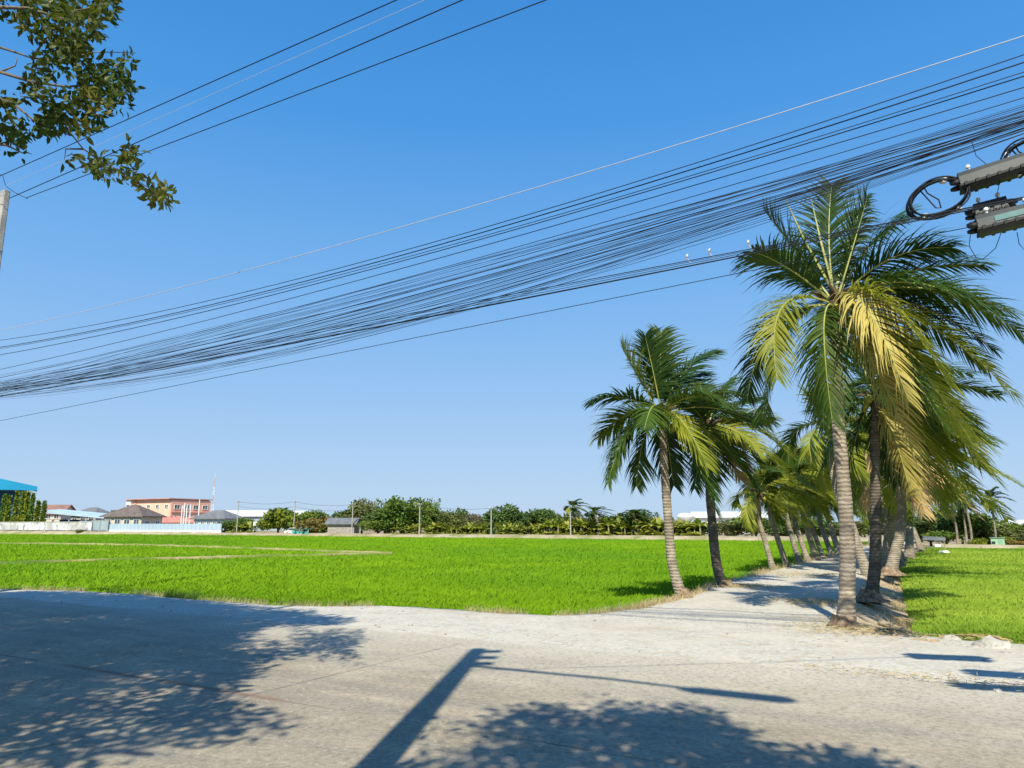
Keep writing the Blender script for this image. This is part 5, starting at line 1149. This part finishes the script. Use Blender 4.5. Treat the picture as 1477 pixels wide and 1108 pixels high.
#DEBRIS
# ------------------------------------------------------------------ stones and dry pieces
M_stone = mat('pale_stone', (0.36, 0.335, 0.29), (0.50, 0.47, 0.42), 5, .9, .6, 15)
def stone(px, py, sx_, sy_, sz_, seed, label, m=M_stone, z=-.04, name='stone'):
    p = gnd(px, py, z); rg = random.Random(seed); q = bmesh.new(); bmesh.ops.create_icosphere(q, subdivisions=3, radius=1)
    for v in q.verts:
        f = 1 + .38 * noise.noise(v.co * 1.2 + Vector((seed, 0, 0))) + .16 * noise.noise(v.co * 3.5 + Vector((seed, 3, 0))); v.co = Vector((round(v.co.x * 2.2 * f, 1) / 2.2 * .35 + v.co.x * f * .65, v.co.y * f, v.co.z * f))
        v.co.x *= sx_; v.co.y *= sy_; v.co.z *= sz_
    me = bpy.data.meshes.new(name); q.to_mesh(me); q.free(); me.materials.append(m); o = bpy.data.objects.new(name, me); COL.objects.link(o); o.location = p; o.rotation_euler.z = rg.uniform(-.5, .3); tag(o, label, 'stone', 'stones along the edge of the right field'); return o
stone(1430, 938, .25, .18, .17, 1, 'largest pale stone block at the edge of the right field')
stone(1452, 947, .16, .12, .07, 2, 'flat pale stone right of the largest block')
stone(1440, 999, .045, .04, .04, 3, 'small white stone lying alone on the lower right gravel', z=.0)
stone(1372, 925, .13, .10, .09, 4, 'rough pale clod left of the largest stone block')
stone(1404, 938, .12, .09, .06, 5, 'low pale stone touching the left side of the largest block')
M_clod = mat('earth_clod', (0.34, 0.25, 0.15), (0.50, 0.40, 0.26), 6, .95, .6)
for i, (x, y, s) in enumerate(((1240, 914, .10), (1262, 912, .13), (1292, 922, .14), (1325, 928, .12), (1345, 930, .13), (1190, 868, .10), (1178, 872, .07), (1205, 885, .08), (1275, 900, .10), (1300, 910, .09))):
    stone(x, y, s, s * .8, s * .55, 20 + i, f'brown earth clod, {ORD[i]} in the litter round the tall palm', M_clod, -.05, 'earth_clod')
# dry fallen frond pieces
def fallen(px, py, L_, rz, label, z=.01):
    p = gnd(px, py, z); r = empty('fallen_frond', p, rz, label, 'fallen frond', 'dry fallen fronds by the track')
    frond((0, 0, .03), (L_ * .5, .05, .10), (L_, 0, .02), 'brown', r, 26, .3, 0, int(px), .014, .5, .018, .25)
fallen(1355, 922, .9, -.2, 'dry frond lying on the bank left of the large stone', -.02); fallen(1245, 916, .9, .3, 'dry frond lying at the foot of the tall palm', .0)
fallen(1300, 905, 1.1, 1.0, 'dry frond lying on the bank beside the right field', -.05); fallen(1180, 832, 1.4, .5, 'dry frond lying in the middle of the gravel track', .03); fallen(1268, 862, 1.2, .9, 'dry frond lying beside the second right palm', .0)
# straw litter
n = 9000; V = []
for (cx_, cy_, sx_, sy_, kk_) in ((1380, 985, .9, .16, 500), (1235, 912, .5, .4, 900), (1290, 905, .8, .6, 1800), (1150, 830, .8, .9, 1500), (1180, 870, .5, .5, 1500), (1060, 846, .6, .4, 1800)):
    c = gnd(cx_, cy_, 0); a = RNG.normal(0, sx_, kk_) ; b_ = RNG.normal(0, sy_, kk_); x = c.x + UY * a + UX * b_; y = c.y - UX * a + UY * b_; z = height(x, y) + .012 + RNG.uniform(0, .04, kk_); th = RNG.uniform(0, 6.28, kk_); l = RNG.uniform(.03, .14, kk_); wv = .004
    V.append(np.stack([np.stack([x, y, z], -1), np.stack([x + np.cos(th) * l, y + np.sin(th) * l, z + RNG.uniform(-.01, .03, kk_)], -1), np.stack([x - np.sin(th) * wv * 2, y + np.cos(th) * wv * 2, z + .006], -1)], 1).reshape(-1, 3))
V = np.concatenate(V); tag(np_mesh('straw_litter', V, np.arange(len(V)).reshape(-1, 3), M_straw), kind='stuff')
# loose pebbles scattered over verge and track
n = 3600; u = RNG.uniform(9.2, 30, n) ** 1.0; v = RNG.uniform(-30, 16, n); x = UX * u + UY * v; y = UY * u - UX * v; k = inpoly(x, y, RAISED); x, y = x[k], y[k]; s = RNG.gamma(1.6, .006, len(x)) + .005; z = height(x, y) + .004
oct_ = np.array([(1, 0, 0), (0, 1, 0), (-1, 0, 0), (0, -1, 0), (0, 0, .8), (0, 0, -.6)]); P = np.stack([x, y, z], -1)[:, None, :] + oct_[None] * s[:, None, None] * RNG.uniform(.6, 1.3, (len(x), 6, 1))
F = np.array([(0, 1, 4), (1, 2, 4), (2, 3, 4), (3, 0, 4), (1, 0, 5), (2, 1, 5), (3, 2, 5), (0, 3, 5)]); tag(np_mesh('pebbles', P.reshape(-1, 3), (np.arange(len(x))[:, None, None] * 6 + F[None]).reshape(-1, 3), M_stone), kind='stuff')
